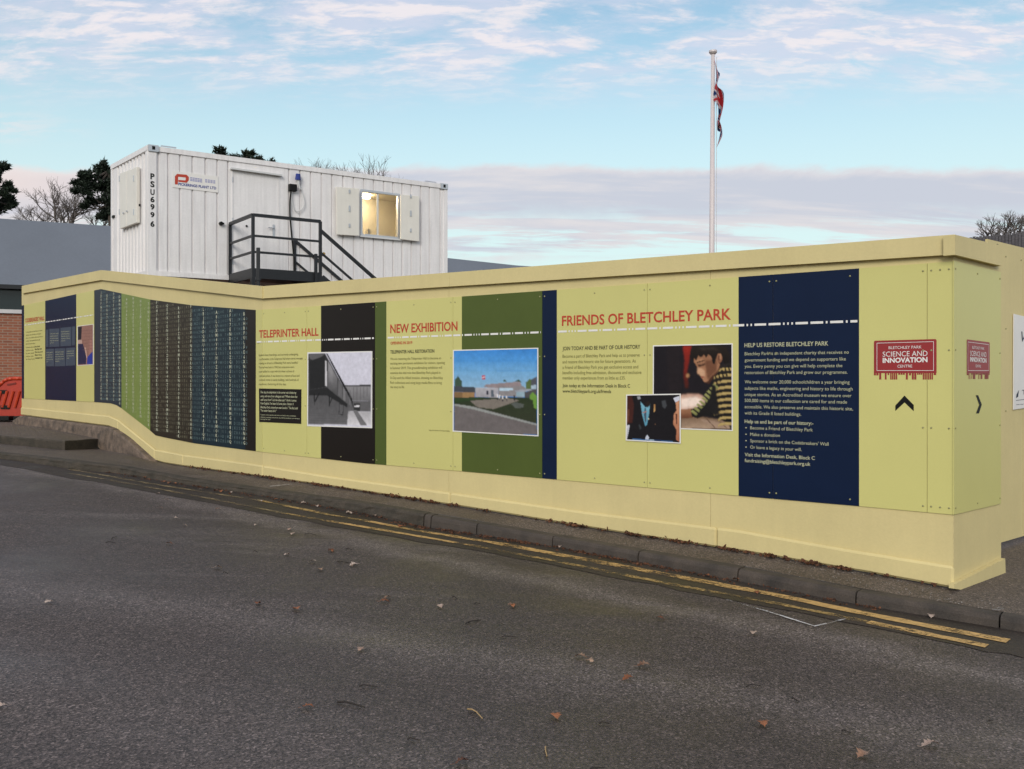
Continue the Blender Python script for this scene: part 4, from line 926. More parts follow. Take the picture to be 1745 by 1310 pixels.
corr(CFr, Lc, gr, .040, .034, CZ0+.1, CZ1-.1, [WIN, DOOR], 'front_wall')
corr(CEn, Wc, [.22+i*.205 for i in range(int((Wc-.3)/.205))], .12, .055, CZ0+.1, CZ1-.1, [], 'end_wall')
mb = MB()
bkL, bkR = Vector((blp.x, blp.y, 0)), Vector((frr.x, frr.y, 0))+(blp-fl)
for a, b in ((bkL, bkR), (bkR, Vector((frr.x, frr.y, 0)))): mb.face([(a.x, a.y, CZ0), (b.x, b.y, CZ0), (b.x, b.y, CZ1-.05), (a.x, a.y, CZ1-.05)])
mb.build('back_wall', 'cab', CB)
mb = MB(); q = [Vector((p.x, p.y, CZ1-.06)) for p in (fl, frr, bkR, bkL)]; mb.prism(q, Vector((0, 0, .04))); mb.build('roof', 'cab', CB)
mb = MB(); q = [Vector((p.x, p.y, CZ0+.01)) for p in (fl, frr, bkR, bkL)]; mb.prism(q, Vector((0, 0, .05))); mb.build('floor', 'cab', CB)
mb = MB()
for z in (CZ0, CZ1-.1):
    mb.box(cw(0, z, -.06), dL*Lc, CFr.n*.085, Vector((0, 0, .1))); mb.box(cw(0, z, -.06, CEn), dW*Wc, CEn.n*.083, Vector((0, 0, .1)))
mb.build('frame_rail', 'cab', CB)
for s, d in ((0, 0), (Lc-.1, 0)):
    mb = MB(); mb.box(cw(s, CZ0+.1, -.06), dL*(.16 if s == 0 else .1), CFr.n*.078, Vector((0, 0, CZ1-CZ0-.2))); mb.build('corner_post', 'cab', CB)
mb = MB(); mb.box(cw(0, CZ0+.1, -.06, CEn), dW*.1, CEn.n*.075, Vector((0, 0, CZ1-CZ0-.2))); mb.build('corner_post', 'cab', CB)
mb = MB(); mb.box(cw(Wc-.1, CZ0+.1, -.06, CEn), dW*.1, CEn.n*.075, Vector((0, 0, CZ1-CZ0-.2))); mb.build('corner_post', 'cab', CB)
for s in (0, Lc-.2):
    mb = MB(); mb.box(cw(s, CZ1-.115, -.12), dL*.2, CFr.n*.165, Vector((0, 0, .13))); mb.box(cw(s+.07, CZ1-.08, .046), dL*.06, CFr.n*.003, Vector((0, 0, .07)), 1); mb.build('corner_casting', ['steel_w', 'black'], CB)
    mb = MB(); a = cw(s+(.28 if s == 0 else -.35), CZ1-.02, -.1); mb.tube([a, a+Vector((0, 0, .07)), a+dL*.3+Vector((0, 0, .07)), a+dL*.3], .012, n=6); mb.build('lifting_loop', 'steel_w', CB)
# door
s0, s1, z0, z1 = DOOR
mb = MB(); mb.box(cw(s0, z0, -.05), dL*(s1-s0), CFr.n*.053, Vector((0, 0, z1-z0)))
dr = mb.build('door', 'cab', CB, bevel=.006)
mb = MB()
for a, b in ((s0-.03, .03), (s1, .03)): mb.box(cw(a, z0, -.05), dL*b, CFr.n*.062, Vector((0, 0, z1-z0)))
mb.build('door_frame', 'cab', CB)
for f in (.12, .5, .88):
    mb = MB(); p = cw(s0-.012, z0+(z1-z0)*f, .014); mb.tube([p, p+Vector((0, 0, .11))], .011, n=8); mb.build('hinge', 'steel_w', dr)
mb = MB(); mb.box(CFr.hit(392, 289, .0), CFr.hit(478.5, 301, 0)-CFr.hit(392, 289, 0), CFr.n*.09, Vector((0, 0, .035))); mb.build('drip_rail', 'wplastic', CB)
mb = MB(); p = CFr.hit(466, 404, .006); mb.box(p-dL*.02, dL*.045, CFr.n*.012, Vector((0, 0, .27))); mb.tube([p+Vector((0, 0, .19)), p+CFr.n*.05+Vector((0, 0, .19)), p+CFr.n*.05-dL*.13+Vector((0, 0, .19))], .011, n=6); mb.build('handle', 'steel_w', dr)
mb = MB(); p = CFr.hit(420, 385, .003); mb.tube([p, p+CFr.n*.02], .022, n=10); mb.build('spyhole', 'black', dr)
mb = MB(); p = CFr.hit(375.6, 381, 0); mb.tube([p, p+CFr.n*.07], .038, n=12); mb.tube([p+CFr.n*.05, p+CFr.n*.06+dL*.06], .02, n=8); mb.build('cable_gland', 'black', CB)
# window
s0, s1, z0, z1 = WIN; fw = .05
mb = MB(); V = Vector((0, 0, 1))
for (a, zc, wd, h) in ((s0, z0, s1-s0, fw), (s0, z1-fw, s1-s0, fw), (s0, z0+fw, fw, z1-z0-2*fw), (s1-fw, z0+fw, fw, z1-z0-2*fw)): mb.box(cw(a, zc, -.07), dL*wd, CFr.n*.085, V*h)
wf = mb.build('window', 'steel_w', CB); wf['label'] = 'lit sliding window with aluminium frame'
mb = MB(); mb.box(cw(s0+(s1-s0)*.43, z0+fw, -.05), dL*.035, CFr.n*.04, V*(z1-z0-2*fw)); mb.build('mullion', 'wplastic', wf)
mb = MB(); mb.face([cw(a, b, -.055) for a, b in ((s0+fw, z0+fw), (s1-fw, z0+fw), (s1-fw, z1-fw), (s0+fw, z1-fw))]); mb.build('pane', 'glass', wf)
mb = MB(); mb.box(cw(s0-.03, z0-.035, -.01), dL*(s1-s0+.06), CFr.n*.08, V*.035); mb.build('sill', 'wplastic', wf)
# lit room
mb = MB(); a0, a1 = s0-.6, s1+1.0; b0_, b1 = -.12, -2.1; za, zb_ = CZ0+.07, CZ1-.12
q = lambda s, off, z: cw(s, z, off)
mb.face([q(a0, b1, za), q(a1, b1, za), q(a1, b1, zb_), q(a0, b1, zb_)]); mb.face([q(a0, b0_, za), q(a1, b0_, za), q(a1, b1, za), q(a0, b1, za)]); mb.face([q(a0, b0_, zb_), q(a0, b1, zb_), q(a1, b1, zb_), q(a1, b0_, zb_)])
mb.face([q(a0, b0_, za), q(a0, b1, za), q(a0, b1, zb_), q(a0, b0_, zb_)]); mb.face([q(a1, b0_, za), q(a1, b0_, zb_), q(a1, b1, zb_), q(a1, b1, za)])
mb.build('interior', 'inner', CB)
mb = MB(); mb.box(q(s0-.25, -1.75, zb_-.08), dL*1.3, CFr.n*.12, V*.05); mb.build('ceiling_light', 'tube', CB)
mb = MB(); mb.box(q(s0+.5, -.7, z0-.25), dL*.07, CFr.n*.07, V*.52); mb.build('bottle', 'inner', CB)
mb = MB(); mb.box(q(s0+.6, -.9, z0-.25), dL*.7, CFr.n*.35, V*.36); mb.build('monitor', 'bsteel', CB)
# shutters, thick steel plates folded open against the wall
def shutter(quad, off, th, w_=CFr, m='cream_gl'):
    mb = MB(); mb.prism(w_.poly(quad, off), -w_.n*th); return mb.build('shutter', m, CB, bevel=.008)
sl = shutter([(574.3, 399.5), (612.5, 401.8), (612.5, 321), (573.3, 317.8)], .11, .05)
sr = shutter([(683, 407.5), (714.8, 411.2), (714.8, 334), (683, 331)], .11, .05)
for s_, u in ((sl, 594), (sr, 698.5)):
    for v, h in ((329, .08), (360, .13), (387, .08)):
        mb = MB(); p = CFr.hit(u, v+(8 if s_ is sr else 0), .11); mb.box(p, dL*.035, CFr.n*.018, V*h); mb.build('bolt', 'steel_w', s_)
# end window shutters, closed
se1 = shutter([(204.5, 389.7), (215.2, 385.8), (215, 291), (203, 295.6)], .08, .07, CEn); se2 = shutter([(215.6, 385.6), (232.6, 379.2), (232.6, 284), (215.4, 290.8)], .08, .07, CEn)
for s_, u, v in ((se1, 211.5, 363), (se2, 217.5, 360)):
    mb = MB(); p = CEn.hit(u, v, .08); mb.tube([p, p+CEn.n*.03], .02, n=8); mb.build('knob', 'steel_w', s_)
for s_, u in ((se1, 203.6), (se2, 228)):
    for f in (.2, .8):
        mb = MB(); p = CEn.hit(u, 290+f*95, .085); mb.tube([p, p+V*.12], .016, n=6); mb.build('hinge', 'steel_w', s_)
for u, v in ((239.5, 351.6), (196, 370.5)):
    mb = MB(); p = CEn.hit(u, v, 0); mb.box(p, dW*.12, CEn.n*.035, V*.05); mb.build('latch', 'black', CB)
# stencilled number down the corner post
mb = MB()
for ch, va, vb_ in (('P', 295.1, 304.5), ('S', 308.3, 317.9), ('U', 322, 331.2), ('6', 334.7, 343.6), ('9', 347.3, 356.2), ('9', 361, 369.5), ('6', 376.3, 385.3)):
    text_on(mb, CFr, ch, 256.3, vb_, 263.4, vb_-va, .022, vR=vb_+.8, bold=.034)
mb.build('stencilled_number', 'black', CB)
# company sign
mb = MB(); mb.prism(CFr.poly([(294.5, 318.9), (372, 328.2), (372, 300.6), (294.5, 290.5)], .012), -CFr.n*.01); sg = mb.build('name_sign', 'white', CB)
z1_ = lambda l: [(x/3.966, 220+y/3.966) for x, y in l]
mb = MB()
for poly_ in ([(1182, 372), (1182, 318), (1196, 302), (1260, 307), (1276, 322), (1276, 345), (1262, 362), (1205, 355), (1205, 342), (1252, 346), (1256, 338), (1254, 326), (1204, 321), (1202, 374)],):
    P = CFr.poly(z1_(poly_), .0145); mb.face(P)
mb.build('logo', 'red', sg)
mb = MB(); text_on(mb, CFr, 'PICKERINGS PLANT LTD', 304, 315.4, 368.5, 4.4, .0145, vR=322.6, bold=.03); mb.build('lettering', 'blue', sg)
mb = MB()
for u0, u1, vt_, vb_ in [(324+i*4.2, 327.6+i*4.2, 301.6+i*.6, 308.2+i*.6) for i in range(5)]+[(349.5+i*4.6, 353+i*4.6, 305+i*.6, 310.6+i*.6) for i in range(4)]:
    for k in (0, .38, .72): mb.face(CFr.poly([(u0, vt_+(vb_-vt_)*(k+.24)), (u1, vt_+(vb_-vt_)*(k+.24)+.4), (u1, vt_+(vb_-vt_)*k+.4), (u0, vt_+(vb_-vt_)*k)], .0145))
mb.build('lettering', mat('lilac_ink', (.34, .34, .55), .5, .03), sg)
# plug, socket box and cables
mb = MB(); p = CFr.hit(506, 307, .02); mb.tube([p+CFr.n*.05, p+CFr.n*.07+V*.13], .06, .05, 12); mb.build('blue_socket', 'blue', CB)
mb = MB(); mb.tube([p+CFr.n*.05+V*.01, p+CFr.n*.05-V*.10+dL*.02, p+CFr.n*.05-V*.2+dL*.05], .035, .018, 10); mb.build('plug', 'wplastic', CB)
mb = MB(); p = CFr.hit(494.5, 326, .0); mb.box(p-dL*.05, dL*.17, CFr.n*.1, V*.15); mb.build('socket_box', 'black', CB, bevel=.01)
def cable(uvs, off, r_, m, nm='cable'):
    P = [CFr.hit(u, v, off) for u, v in uvs]; Q = []
    for i in range(len(P)-1):
        p0, p1, p2, p3 = P[max(i-1, 0)], P[i], P[i+1], P[min(i+2, len(P)-1)]
        for k in range(6):
            t = k/6; Q.append(.5*((2*p1)+(p2-p0)*t+(2*p0-5*p1+4*p2-p3)*t*t+(3*p1-p0-3*p2+p3)*t**3))
    Q.append(P[-1]); mb = MB(); mb.tube(Q, r_, n=6); return mb.build(nm, m, CB, smooth=True)
cable([(496, 325), (494.3, 340), (494, 355), (494.5, 372), (497, 400), (500, 430), (503, 466)], .06, .018, 'black')
cable([(511, 317), (516, 330), (519, 346), (514, 357), (505, 360), (499, 350), (497, 335), (498, 325)], .05, .010, 'wplastic')
# steel support below the cabin
SUPZ = .35
sp = thing('support_frame', Vector((fl.x, fl.y, SUPZ)), 'dark steel trestle carrying the white site cabin behind the hoarding', 'frame')
for s in (.5, Lc/2, Lc-.5):
    mb = MB(); mb.box(cw(s, CZ0-.16, -.02), dL*.16, -CFr.n*(Wc-.1), V*.155); mb.build('cross_beam', 'bsteel', sp)
mb = MB(); mb.box(cw(.05, CZ0-.28, -.1), dL*(Lc-.1), -CFr.n*.16, V*.118); mb.build('main_beam', 'bsteel', sp)
mb = MB(); mb.box(cw(.05, CZ0-.28, -.1-Wc+.5), dL*(Lc-.1), -CFr.n*.16, V*.118); mb.build('main_beam', 'bsteel', sp)
for s in (.2, Lc/2, Lc-.4):
    for off in (-.1, -Wc+.4):
        mb = MB(); p = cw(s, SUPZ, off); mb.box(p, dL*.15, -CFr.n*.15, V*(CZ0-.285-SUPZ)); mb.build('leg', 'bsteel', sp)

# ============================================================ STEEL STAIR
ST = thing('steel_staircase', cw(2.4, SUPZ, .7), 'black steel landing with railings and stairs at the door of the white cabin', 'staircase')
A0 = sF(391.5); wL = 1.39; tL = 1.42; FZ = CAMZ+2.10; RZ = CAMZ+3.24
g0 = cw(A0, FZ, .02); g1 = cw(A0, FZ, wL); 
g2 = g1+dL*tL; g3 = g0+dL*tL
mb = MB(); mb.prism([g0, g1, g2, g3], Vector((0, 0, -.05))); mb.build('landing_plate', 'bsteel', ST)
mb = MB()
for a, b in ((g1, g2), (g0, g1), (g3, g2)): mb.bar(a+V*-.02, b+V*-.02, .05, h=.20)
mb.build('landing_frame', 'bsteel', ST)
for p in (g0, g1, g2): 
    mb = MB(); mb.bar(p-V*.1, p+V*1.13, .055); mb.build('post', 'bsteel', ST)
mb = MB(); mb.bar(g3-V*.1, g3+V*.93, .05); mb.build('post', 'bsteel', ST)
for h, wd in ((1.13, .06), (.72, .042), (.40, .042)):
    mb = MB(); mb.bar(g0+V*h, g1+V*h, wd); mb.build('rail', 'bsteel', ST); mb = MB(); mb.bar(g1+V*h, g2+V*h, wd); mb.build('rail', 'bsteel', ST)
# flight going down to the right along the cabin
slope = .91/1.23; run = (FZ-SUPZ)/slope
for gg, h0 in ((g2, .95), (g3, .90)):
    e_ = gg+dL*run-V*(FZ-SUPZ)
    mb = MB(); mb.bar(gg+V*-.06, e_+V*.0, .05, h=.22); mb.build('stringer', 'bsteel', ST)
    mb = MB(); mb.bar(gg+V*h0, e_+V*h0, .06); mb.build('handrail', 'bsteel', ST)
    mb = MB(); mb.bar(gg+V*(h0-.45), e_+V*(h0-.45), .04); mb.build('rail', 'bsteel', ST)
    for f in (.45, .95):
        p = gg.lerp(e_, f); mb = MB(); mb.bar(p, p+V*h0, .05); mb.build('post', 'bsteel', ST)
for i in range(1, 9):
    f = i/9.0; p = g2.lerp(g2+dL*run-V*(FZ-SUPZ), f); q_ = g3.lerp(g3+dL*run-V*(FZ-SUPZ), f)
    mb = MB(); mb.prism([p, q_, q_+dL*.24, p+dL*.24], -V*.035); mb.build('tread', 'bsteel', ST)
for p in (g1, g2, g0, g3):
    mb = MB(); mb.bar(Vector((p.x, p.y, SUPZ)), p-V*.1, .08); mb.build('leg', 'bsteel', ST)
p = at(440, 422, 18.3); mb = MB(); mb.tube([Vector((p.x, p.y, SUPZ)), p], .036, n=10); mb.tube([p-V*.62, p-V*.55], .055, n=10); mb.build('prop', 'bsteel', ST)
mb = MB(); p = g2-dL*-.02; mb.bar(g2+dL*-.12-V*.4+CFr.n*.05, g2+dL*-.12+V*.45+CFr.n*.05, .055); mb.build('post', 'bsteel', ST)
p = CFr.hit(549, 435, 1.3); mb = MB(); mb.tube([p, p+V*.05+dL*.05], .03, n=8); mb.build('rail_cap', 'ypl', ST)

# ============================================================ FLAGPOLE
fp = at(1211, 645, 18.5); FPZ = .3
FPo = thing('flagpole', Vector((fp.x, fp.y, FPZ)), 'tall white flagpole with flat round cap rising behind the hoarding', 'flagpole')
zt = at(1215, 92, 18.5).z
mb = MB(); mb.tube([Vector((fp.x, fp.y, FPZ)), Vector((fp.x+.018, fp.y, 3.5)), Vector((fp.x+.045, fp.y, zt))], .078, .035, 16); mb.build('pole', 'pole', FPo, smooth=True)
mb = MB(); p = Vector((fp.x+.045, fp.y, zt)); mb.tube([p, p+V*.03], .05, .078, 16); mb.tube([p+V*.03, p+V*.065], .078, .078, 16); mb.build('cap', 'pole', FPo)
mb = MB(); mb.tube([p+Vector((.07, 0, -.05)), Vector((fp.x+.10, fp.y-.02, 2.5))], .005, n=4); mb.build('halyard', 'wplastic', FPo)
def jack(x, y):   # x 0..1 along the fly, y 0..1 up the hoist
    W_, B_, R_ = (.56, .52, .56), (.016, .038, .14), (.45, .03, .04)
    X_, Y_ = x*2, y
    if abs(X_-1) < .1 or abs(Y_-.5) < .1: return R_
    if abs(X_-1) < .17 or abs(Y_-.5) < .17: return W_
    d1 = abs(Y_-X_/2)/1.118; d2 = abs(Y_-(1-X_/2))/1.118
    if min(d1, d2) < .03: return R_
    if min(d1, d2) < .095: return W_
    return B_
FL = thing('flag', p+Vector((.06, 0, -.1)), 'limp red, white and blue union flag hanging down the white pole', 'flag')
mb = MB(); NI, NJ = 34, 30; G = []
for j in range(NJ+1):
    h = j/NJ; rr = []
    for i in range(NI+1):
        f = i/NI; top = zt-.12-h*.80*(1-.3*f); 
        x_ = fp.x+.055+.135*math.sin(f*2.4)*(1-.35*h)+.02*h+.035*math.sin(f*11+h*5); y_ = fp.y-.05+.11*math.sin(f*17+h*3.2)*min(1, f*5)
        rr.append(Vector((x_, y_, top-f*1.08-.04*math.sin(f*9+h*4))))
    G.append(rr)
for j in range(NJ):
    for i in range(NI): mb.face([G[j][i], G[j][i+1], G[j+1][i+1], G[j+1][i]], col=jack((i+.5)/NI, 1-(j+.5)/NJ))
mb.build('cloth', 'cloth', FL)

# ============================================================ BUILDING BEHIND
BW = Wall((at(0, 645, 28).x, 28.0), (1.873, 1.0))
BD = thing('low_building', BW.hit(60, 690, 0), 'long low building behind with grey roof, strip window and red brick wall at the left', 'building')
RT = [(-500, 340), (0, 372), (189, 385), (480, 412), (764, 439.5), (880, 452), (936, 455.5), (1050, 462)]
us = [-500, -200, 0, 100, 189, 350, 480, 620, 764, 820, 880, 936, 1050]; mb = MB()
prev = None
for u in us:
    t = BW.hit(u, lerp_list(RT, u), -1.6); b = BW.hit(u, 494, .25); b.z = CAMZ+(HV-492)/F*28.5
    tt = BW.hit(u, lerp_list(RT, u), -1.6)-BW.n*6+V*.05; cur = (b, t, tt)
    if prev:
        mb.face([prev[0], cur[0], cur[1], prev[1]]); mb.face([prev[1], cur[1], cur[2], prev[2]])
        mb.face([prev[2], cur[2], Vector((cur[2].x, cur[2].y, .6)), Vector((prev[2].x, prev[2].y, .6))])
    prev = cur
mb.face([prev[0], Vector((prev[0].x, prev[0].y, .6)), Vector((prev[2].x, prev[2].y, .6)), prev[2], prev[1]])
mb.build('roof', 'roofgrey', BD)
zg = CAMZ+(HV-492)/F*28.5
def bwbox(s0, s1, z0, z1, off0, off1, m, nm):
    o_ = Vector((BW.p.x, BW.p.y, 0)); mb = MB(); mb.box(o_+BW.d*s0+V*z0+BW.n*off1, BW.d*(s1-s0), BW.n*(off0-off1), V*(z1-z0)); return mb.build(nm, m, BD)
zz_ = lambda v: CAMZ+(HV-v)/F*28.0
bwbox(-12, 22, zg-.06, zg+.06, .36, .1, 'bsteel', 'gutter')
bwbox(-12, 22, zz_(528), zg-.06, .02, -.4, 'darkglass', 'window')
for k in range(11):
    bwbox(-10.3+k*3, -10.24+k*3, zz_(528), zg-.06, .05, .021, 'bsteel', 'window_bar')
bwbox(-12, 22, zz_(533.5), zz_(527), .12, -.4, 'white_trim', 'sill')
bwbox(-12, 22, .6, zz_(533.5), .05, -.4, 'brick', 'wall')
# dark tiled roof at the far right
RW = Wall((at(1700, 645, 24).x, 24.0), (1.0, -.30))
RB = thing('tiled_building', RW.hit(1740, 640, 0), 'building with a dark slatted roof just showing above the hoarding at the right', 'building')
mb = MB(); a = RW.hit(1652, 404, 0); b = RW.hit(2000, 375, 0); c = RW.hit(2000, 440, 2.2); d = RW.hit(1652, 440, 2.2)
for i in range(60):
    f0, f1 = i/60, (i+.88)/60
    pq = [a.lerp(b, f0), a.lerp(b, f1), d.lerp(c, f1), d.lerp(c, f0)]; dz = V*rnd.uniform(-.01, .02)
    mb.prism([x_+dz for x_ in pq], -V*.05)
mb.prism([a-V*.03, b-V*.03, c-V*.03, d-V*.03], -V*.06)
mb.build('roof', 'tiles', RB)
mb = MB(); mb.prism([Vector((d.x, d.y, .5)), Vector((c.x, c.y, .5)), Vector((c.x, c.y, c.z-.15)), Vector((d.x, d.y, d.z-.15))], -RW.n*3); mb.build('wall', 'brick', RB)

# ============================================================ ORANGE BARRIER
bp_ = P3(20, 21.2, -.905); bp_.z = .80
BR = thing('plastic_barrier', bp_, 'orange plastic pedestrian barrier standing beyond the left end of the hoarding', 'barrier')
ppx = F/21.2; ub = lambda u: (u-CU)/ppx; vb2 = lambda v: CAMZ+(HV-v)/ppx
def br(pts, y0, y1): return [Vector((ub(u), 21.2+y0, vb2(v))) for u, v in pts]
outl = [(-28, 712), (-30, 690), (-24, 674), (-12, 663), (0, 655.5), (6, 649.5), (13, 646), (22, 644.8), (36, 644.6), (48, 645), (57, 648), (64, 655), (72, 668), (74, 690), (72, 712)]
mb = MB(); mb.prism(br(outl, 0, 0), Vector((0, .05, 0)));  mb.build('panel', mat('recess_shaded_orange', (.42, .026, .008), .45, .1, 4), BR, bevel=.01)  # same plastic as the rim, darkened to paint in shade between the ribs
mb = MB()
rim = [(a*0.93+22*.07, b*.93+680*.07) for a, b in outl]
for a, b in zip(outl, outl[1:]): mb.tube([Vector((ub(a[0]), 21.2, vb2(a[1]))), Vector((ub(b[0]), 21.2, vb2(b[1])))], .04, n=8)
mb.build('rim', 'orange', BR, smooth=True)
for k in range(8):
    u = -16+k*10.5; mb = MB(); mb.tube([Vector((ub(u), 21.18, vb2(694))), Vector((ub(u+8), 21.18, vb2(666)))], .028, n=6); mb.build('rib', 'orange', BR)
for u, v in ((-3, 664), (2, 690), (44, 664), (49, 690)):
    mb = MB(); mb.box(Vector((ub(u), 21.17, vb2(v+6.5))), (15/ppx, 0, 0), (0, .02, 0), (0, 0, 6/ppx)); mb.build('opening', 'black', BR)
mb = MB(); mb.prism(br([(12, 654), (27, 651.5), (28, 654), (13, 656.5)], 0, 0), Vector((0, -.02, 0))); mb.build('handle_slot', mat('slot_shaded_orange', (.22, .012, .004), .6), BR)  # slot is a solid patch with its recess shade put into the colour
for u in (-10, 32):
    mb = MB(); mb.box(Vector((ub(u), 20.95, vb2(716))), (.45, 0, 0), (0, .5, 0), (0, 0, .1)); mb.build('foot', 'black', BR, bevel=.015)

# ============================================================ TREES
def pine(label, loc_uv, depth, clumps, seed, trunk):
    r = random.Random(seed); base_ = at(loc_uv[0], HV, depth); base_.z = 0
    t = thing('pine_tree', base_, label, 'tree'); mb = MB(); s = depth/F
    top = at(trunk[-1][0], trunk[-1][1], depth)
    P = [Vector((base_.x, base_.y, 0))]+[at(u, v, depth) for u, v in trunk]; mb.tube(P, .26, .06, 8)
    mc = MB()
    for (u, v, ru, rv) in clumps:
        c = at(u, v, depth+r.uniform(-1.2, 1.2)); st = min(P, key=lambda q_: (q_-c).length)
        mb.tube([st, st.lerp(c, .5)+Vector((0, 0, -.15)), c], .06, .02, 5)
        n_ = int(90+ru*rv*2.6)
        for _ in range(n_):
            d = Vector((r.gauss(0, 1), r.gauss(0, 1), r.gauss(0, 1))).normalized()*(r.random()**.45)
            q_ = c+Vector((d.x*ru*s, d.y*ru*s*.9, d.z*rv*s)); q_ += Vector((noise.noise(q_*1.9), noise.noise(q_*1.9+Vector((9, 0, 0))), noise.noise(q_*1.9+Vector((0, 9, 0)))))*.35
            a_ = Vector((r.gauss(0, 1), r.gauss(0, 1), r.gauss(0, .6)+.5)).normalized(); b_ = a_.cross(Vector((r.gauss(0, 1), r.gauss(0, 1), r.gauss(0, 1)))).normalized(); l_ = r.uniform(.09, .2)
            for k in range(2):
                e_ = (a_+b_*r.uniform(-.7, .7)).normalized(); w2 = e_.cross(a_+Vector((.1, .3, .2))).normalized()*.035
                mc.face([q_-w2, q_+w2, q_+e_*l_*1.3])
                mc.face([q_-b_*.03, q_+b_*.03, q_+a_*l_+b_*.01])
    mb.build('trunk', 'bark', t); mc.build('crown', 'needle', t); return t
pine('dark pine tree with layered branches beside the left end of the cabin', (185, 645), 46, [(150, 300, 16, 7), (172, 290, 14, 8), (186, 296, 16, 12), (135, 312, 13, 6), (160, 316, 18, 8), (185, 320, 18, 10), (150, 328, 16, 5), (178, 338, 14, 9), (157, 346, 14, 6), (185, 356, 14, 9), (172, 366, 8, 5), (188, 370, 12, 8), (130, 322, 9, 4), (146, 352, 7, 3), (182, 282, 9, 6), (205, 310, 20, 14), (210, 340, 20, 14)], 4, [(192, 400), (188, 350), (186, 290)])
pine('dark pine tree cut off by the left edge of the photo', (-15, 645), 42, [(2, 285, 9, 8), (-8, 300, 16, 10), (10, 314, 9, 5), (4, 330, 16, 8), (18, 323, 7, 4), (12, 342, 13, 8), (20, 350, 6, 5), (0, 352, 16, 7), (-20, 320, 20, 18), (-4, 295, 10, 10)], 5, [(-16, 400), (-14, 330), (-6, 285)])
pine('dark pine top showing over the roof of the white cabin', (415, 645), 44, [(375, 264, 11, 3), (395, 269, 13, 3), (421, 266, 10, 5), (438, 273, 9, 3), (405, 278, 16, 4), (460, 277, 7, 2), (385, 278, 14, 4), (428, 282, 16, 5)], 6, [(412, 340), (410, 290)])
def bare(label, u, depth, vtop, vbase, spread, seed, lean=0, n0=5, levels=5, m='twig', rbase=.13):
    r = random.Random(seed); b = at(u, HV, depth); b.z = 0; t = thing('bare_tree', b, label, 'tree'); H = at(u, vtop, depth).z; zb2 = at(u, vbase, depth).z
    mt = MB(); mc = MB(); mt.tube([b, Vector((b.x, b.y, zb2*.6)), Vector((b.x+lean*.2, b.y, zb2))], rbase*1.5, rbase, 7)
    def grow(p, d, ln, rad, lv):
        pts = [p]; k = 4
        for i in range(k):
            d = (d+Vector((r.gauss(0, .16), r.gauss(0, .16), r.gauss(0, .10)+.05))).normalized(); pts.append(pts[-1]+d*ln/k)
        (mt if lv > levels-1 else mc).tube(pts, rad, rad*.6, 5 if lv > 2 else 3, cap=False)
        if lv == 0: return
        for i in range(r.choice((3, 4)) if lv > 1 else 4):
            q_ = pts[r.choice((2, 3, 4))] if i else pts[-1]
            ax = Vector((r.gauss(0, 1), r.gauss(0, 1), r.gauss(0, .4))).normalized(); nd = (d+ax*r.uniform(.45, .95)).normalized()
            grow(q_, nd, ln*r.uniform(.58, .82), max(.0065, rad*.55), lv-1)
    h = H-zb2
    for i in range(n0):
        a_ = 2*math.pi*i/n0+r.uniform(-.3, .3); d = Vector((math.cos(a_)*spread+lean, math.sin(a_)*spread, 1)).normalized(); grow(Vector((b.x+lean*.2, b.y, zb2)), d, h*.42, rbase*.6, levels-1)
    mt.build('trunk', 'bark', t); mc.build('crown', m, t); return t
bare('bare winter tree with fine twigs left of the dark pine', 112, 50, 316, 405, .75, 3, rbase=.13)
bare('smaller bare winter tree at the left, above the grey roof', 72, 54, 344, 405, .8, 8, rbase=.09, levels=5, n0=4)
bare('low bare tree between the pine and the cabin end', 172, 56, 350, 400, .9, 9, rbase=.08, levels=4)
bare('bare tree top over the middle of the cabin roof', 520, 60, 278, 400, .7, 12, rbase=.14)
bare('bare tree with thick twigs over the cabin roof above the window', 628, 58, 280, 400, .8, 14, rbase=.16)
bare('bare tree top over the cabin roof above the door side', 565, 64, 280, 400, .8, 15, rbase=.13)
bare('bare winter tree behind the dark slatted roof at the far right', 1712, 40, 364, 430, .9, 21, rbase=.12)
bare('bare tree at the extreme right edge behind the slatted roof', 1772, 42, 362, 430, .8, 22, rbase=.12, n0=4)

# ============================================================ FALLEN LEAVES, TWIGS, LITTER
def leaf_mesh(seed, oak=True):
    r = random.Random(seed); mb = MB(); n_ = 9; Lp, Rp, C = [], [], []
    for i in range(n_+1):
        f = i/n_; w_ = math.sin(math.pi*min(1, f*1.02+.02))**.8*.30*(1+.42*(1 if i % 2 else -1)*(1 if oak else .2)); cz = .16*math.sin(f*3.1+r.uniform(-.3, .3)); cu = r.uniform(.02, .14)
        C.append(Vector((f-.5, 0, cz))); Lp.append(Vector((f-.5+.03, w_, cz+cu*w_*2.2))); Rp.append(Vector((f-.5+.03, -w_, cz+r.uniform(.0, .2)*w_*2.2)))
    for i in range(n_):
        mb.face([C[i], C[i+1], Lp[i+1], Lp[i]]); mb.face([C[i], Rp[i], Rp[i+1], C[i+1]])
    mb.tube([Vector((-.72, 0, .03)), C[0]], .012, n=4)
    me = bpy.data.meshes.new('leaf'); me.from_pydata([tuple(v) for v in mb.v], [], mb.f); return me
LM = []
for i in range(6):
    me = leaf_mesh(i); me.materials.append(M['leaf']); LM.append(me)
    me2 = me.copy(); me2.materials.clear(); me2.materials.append(M['leafpale']); LM.append(me2)
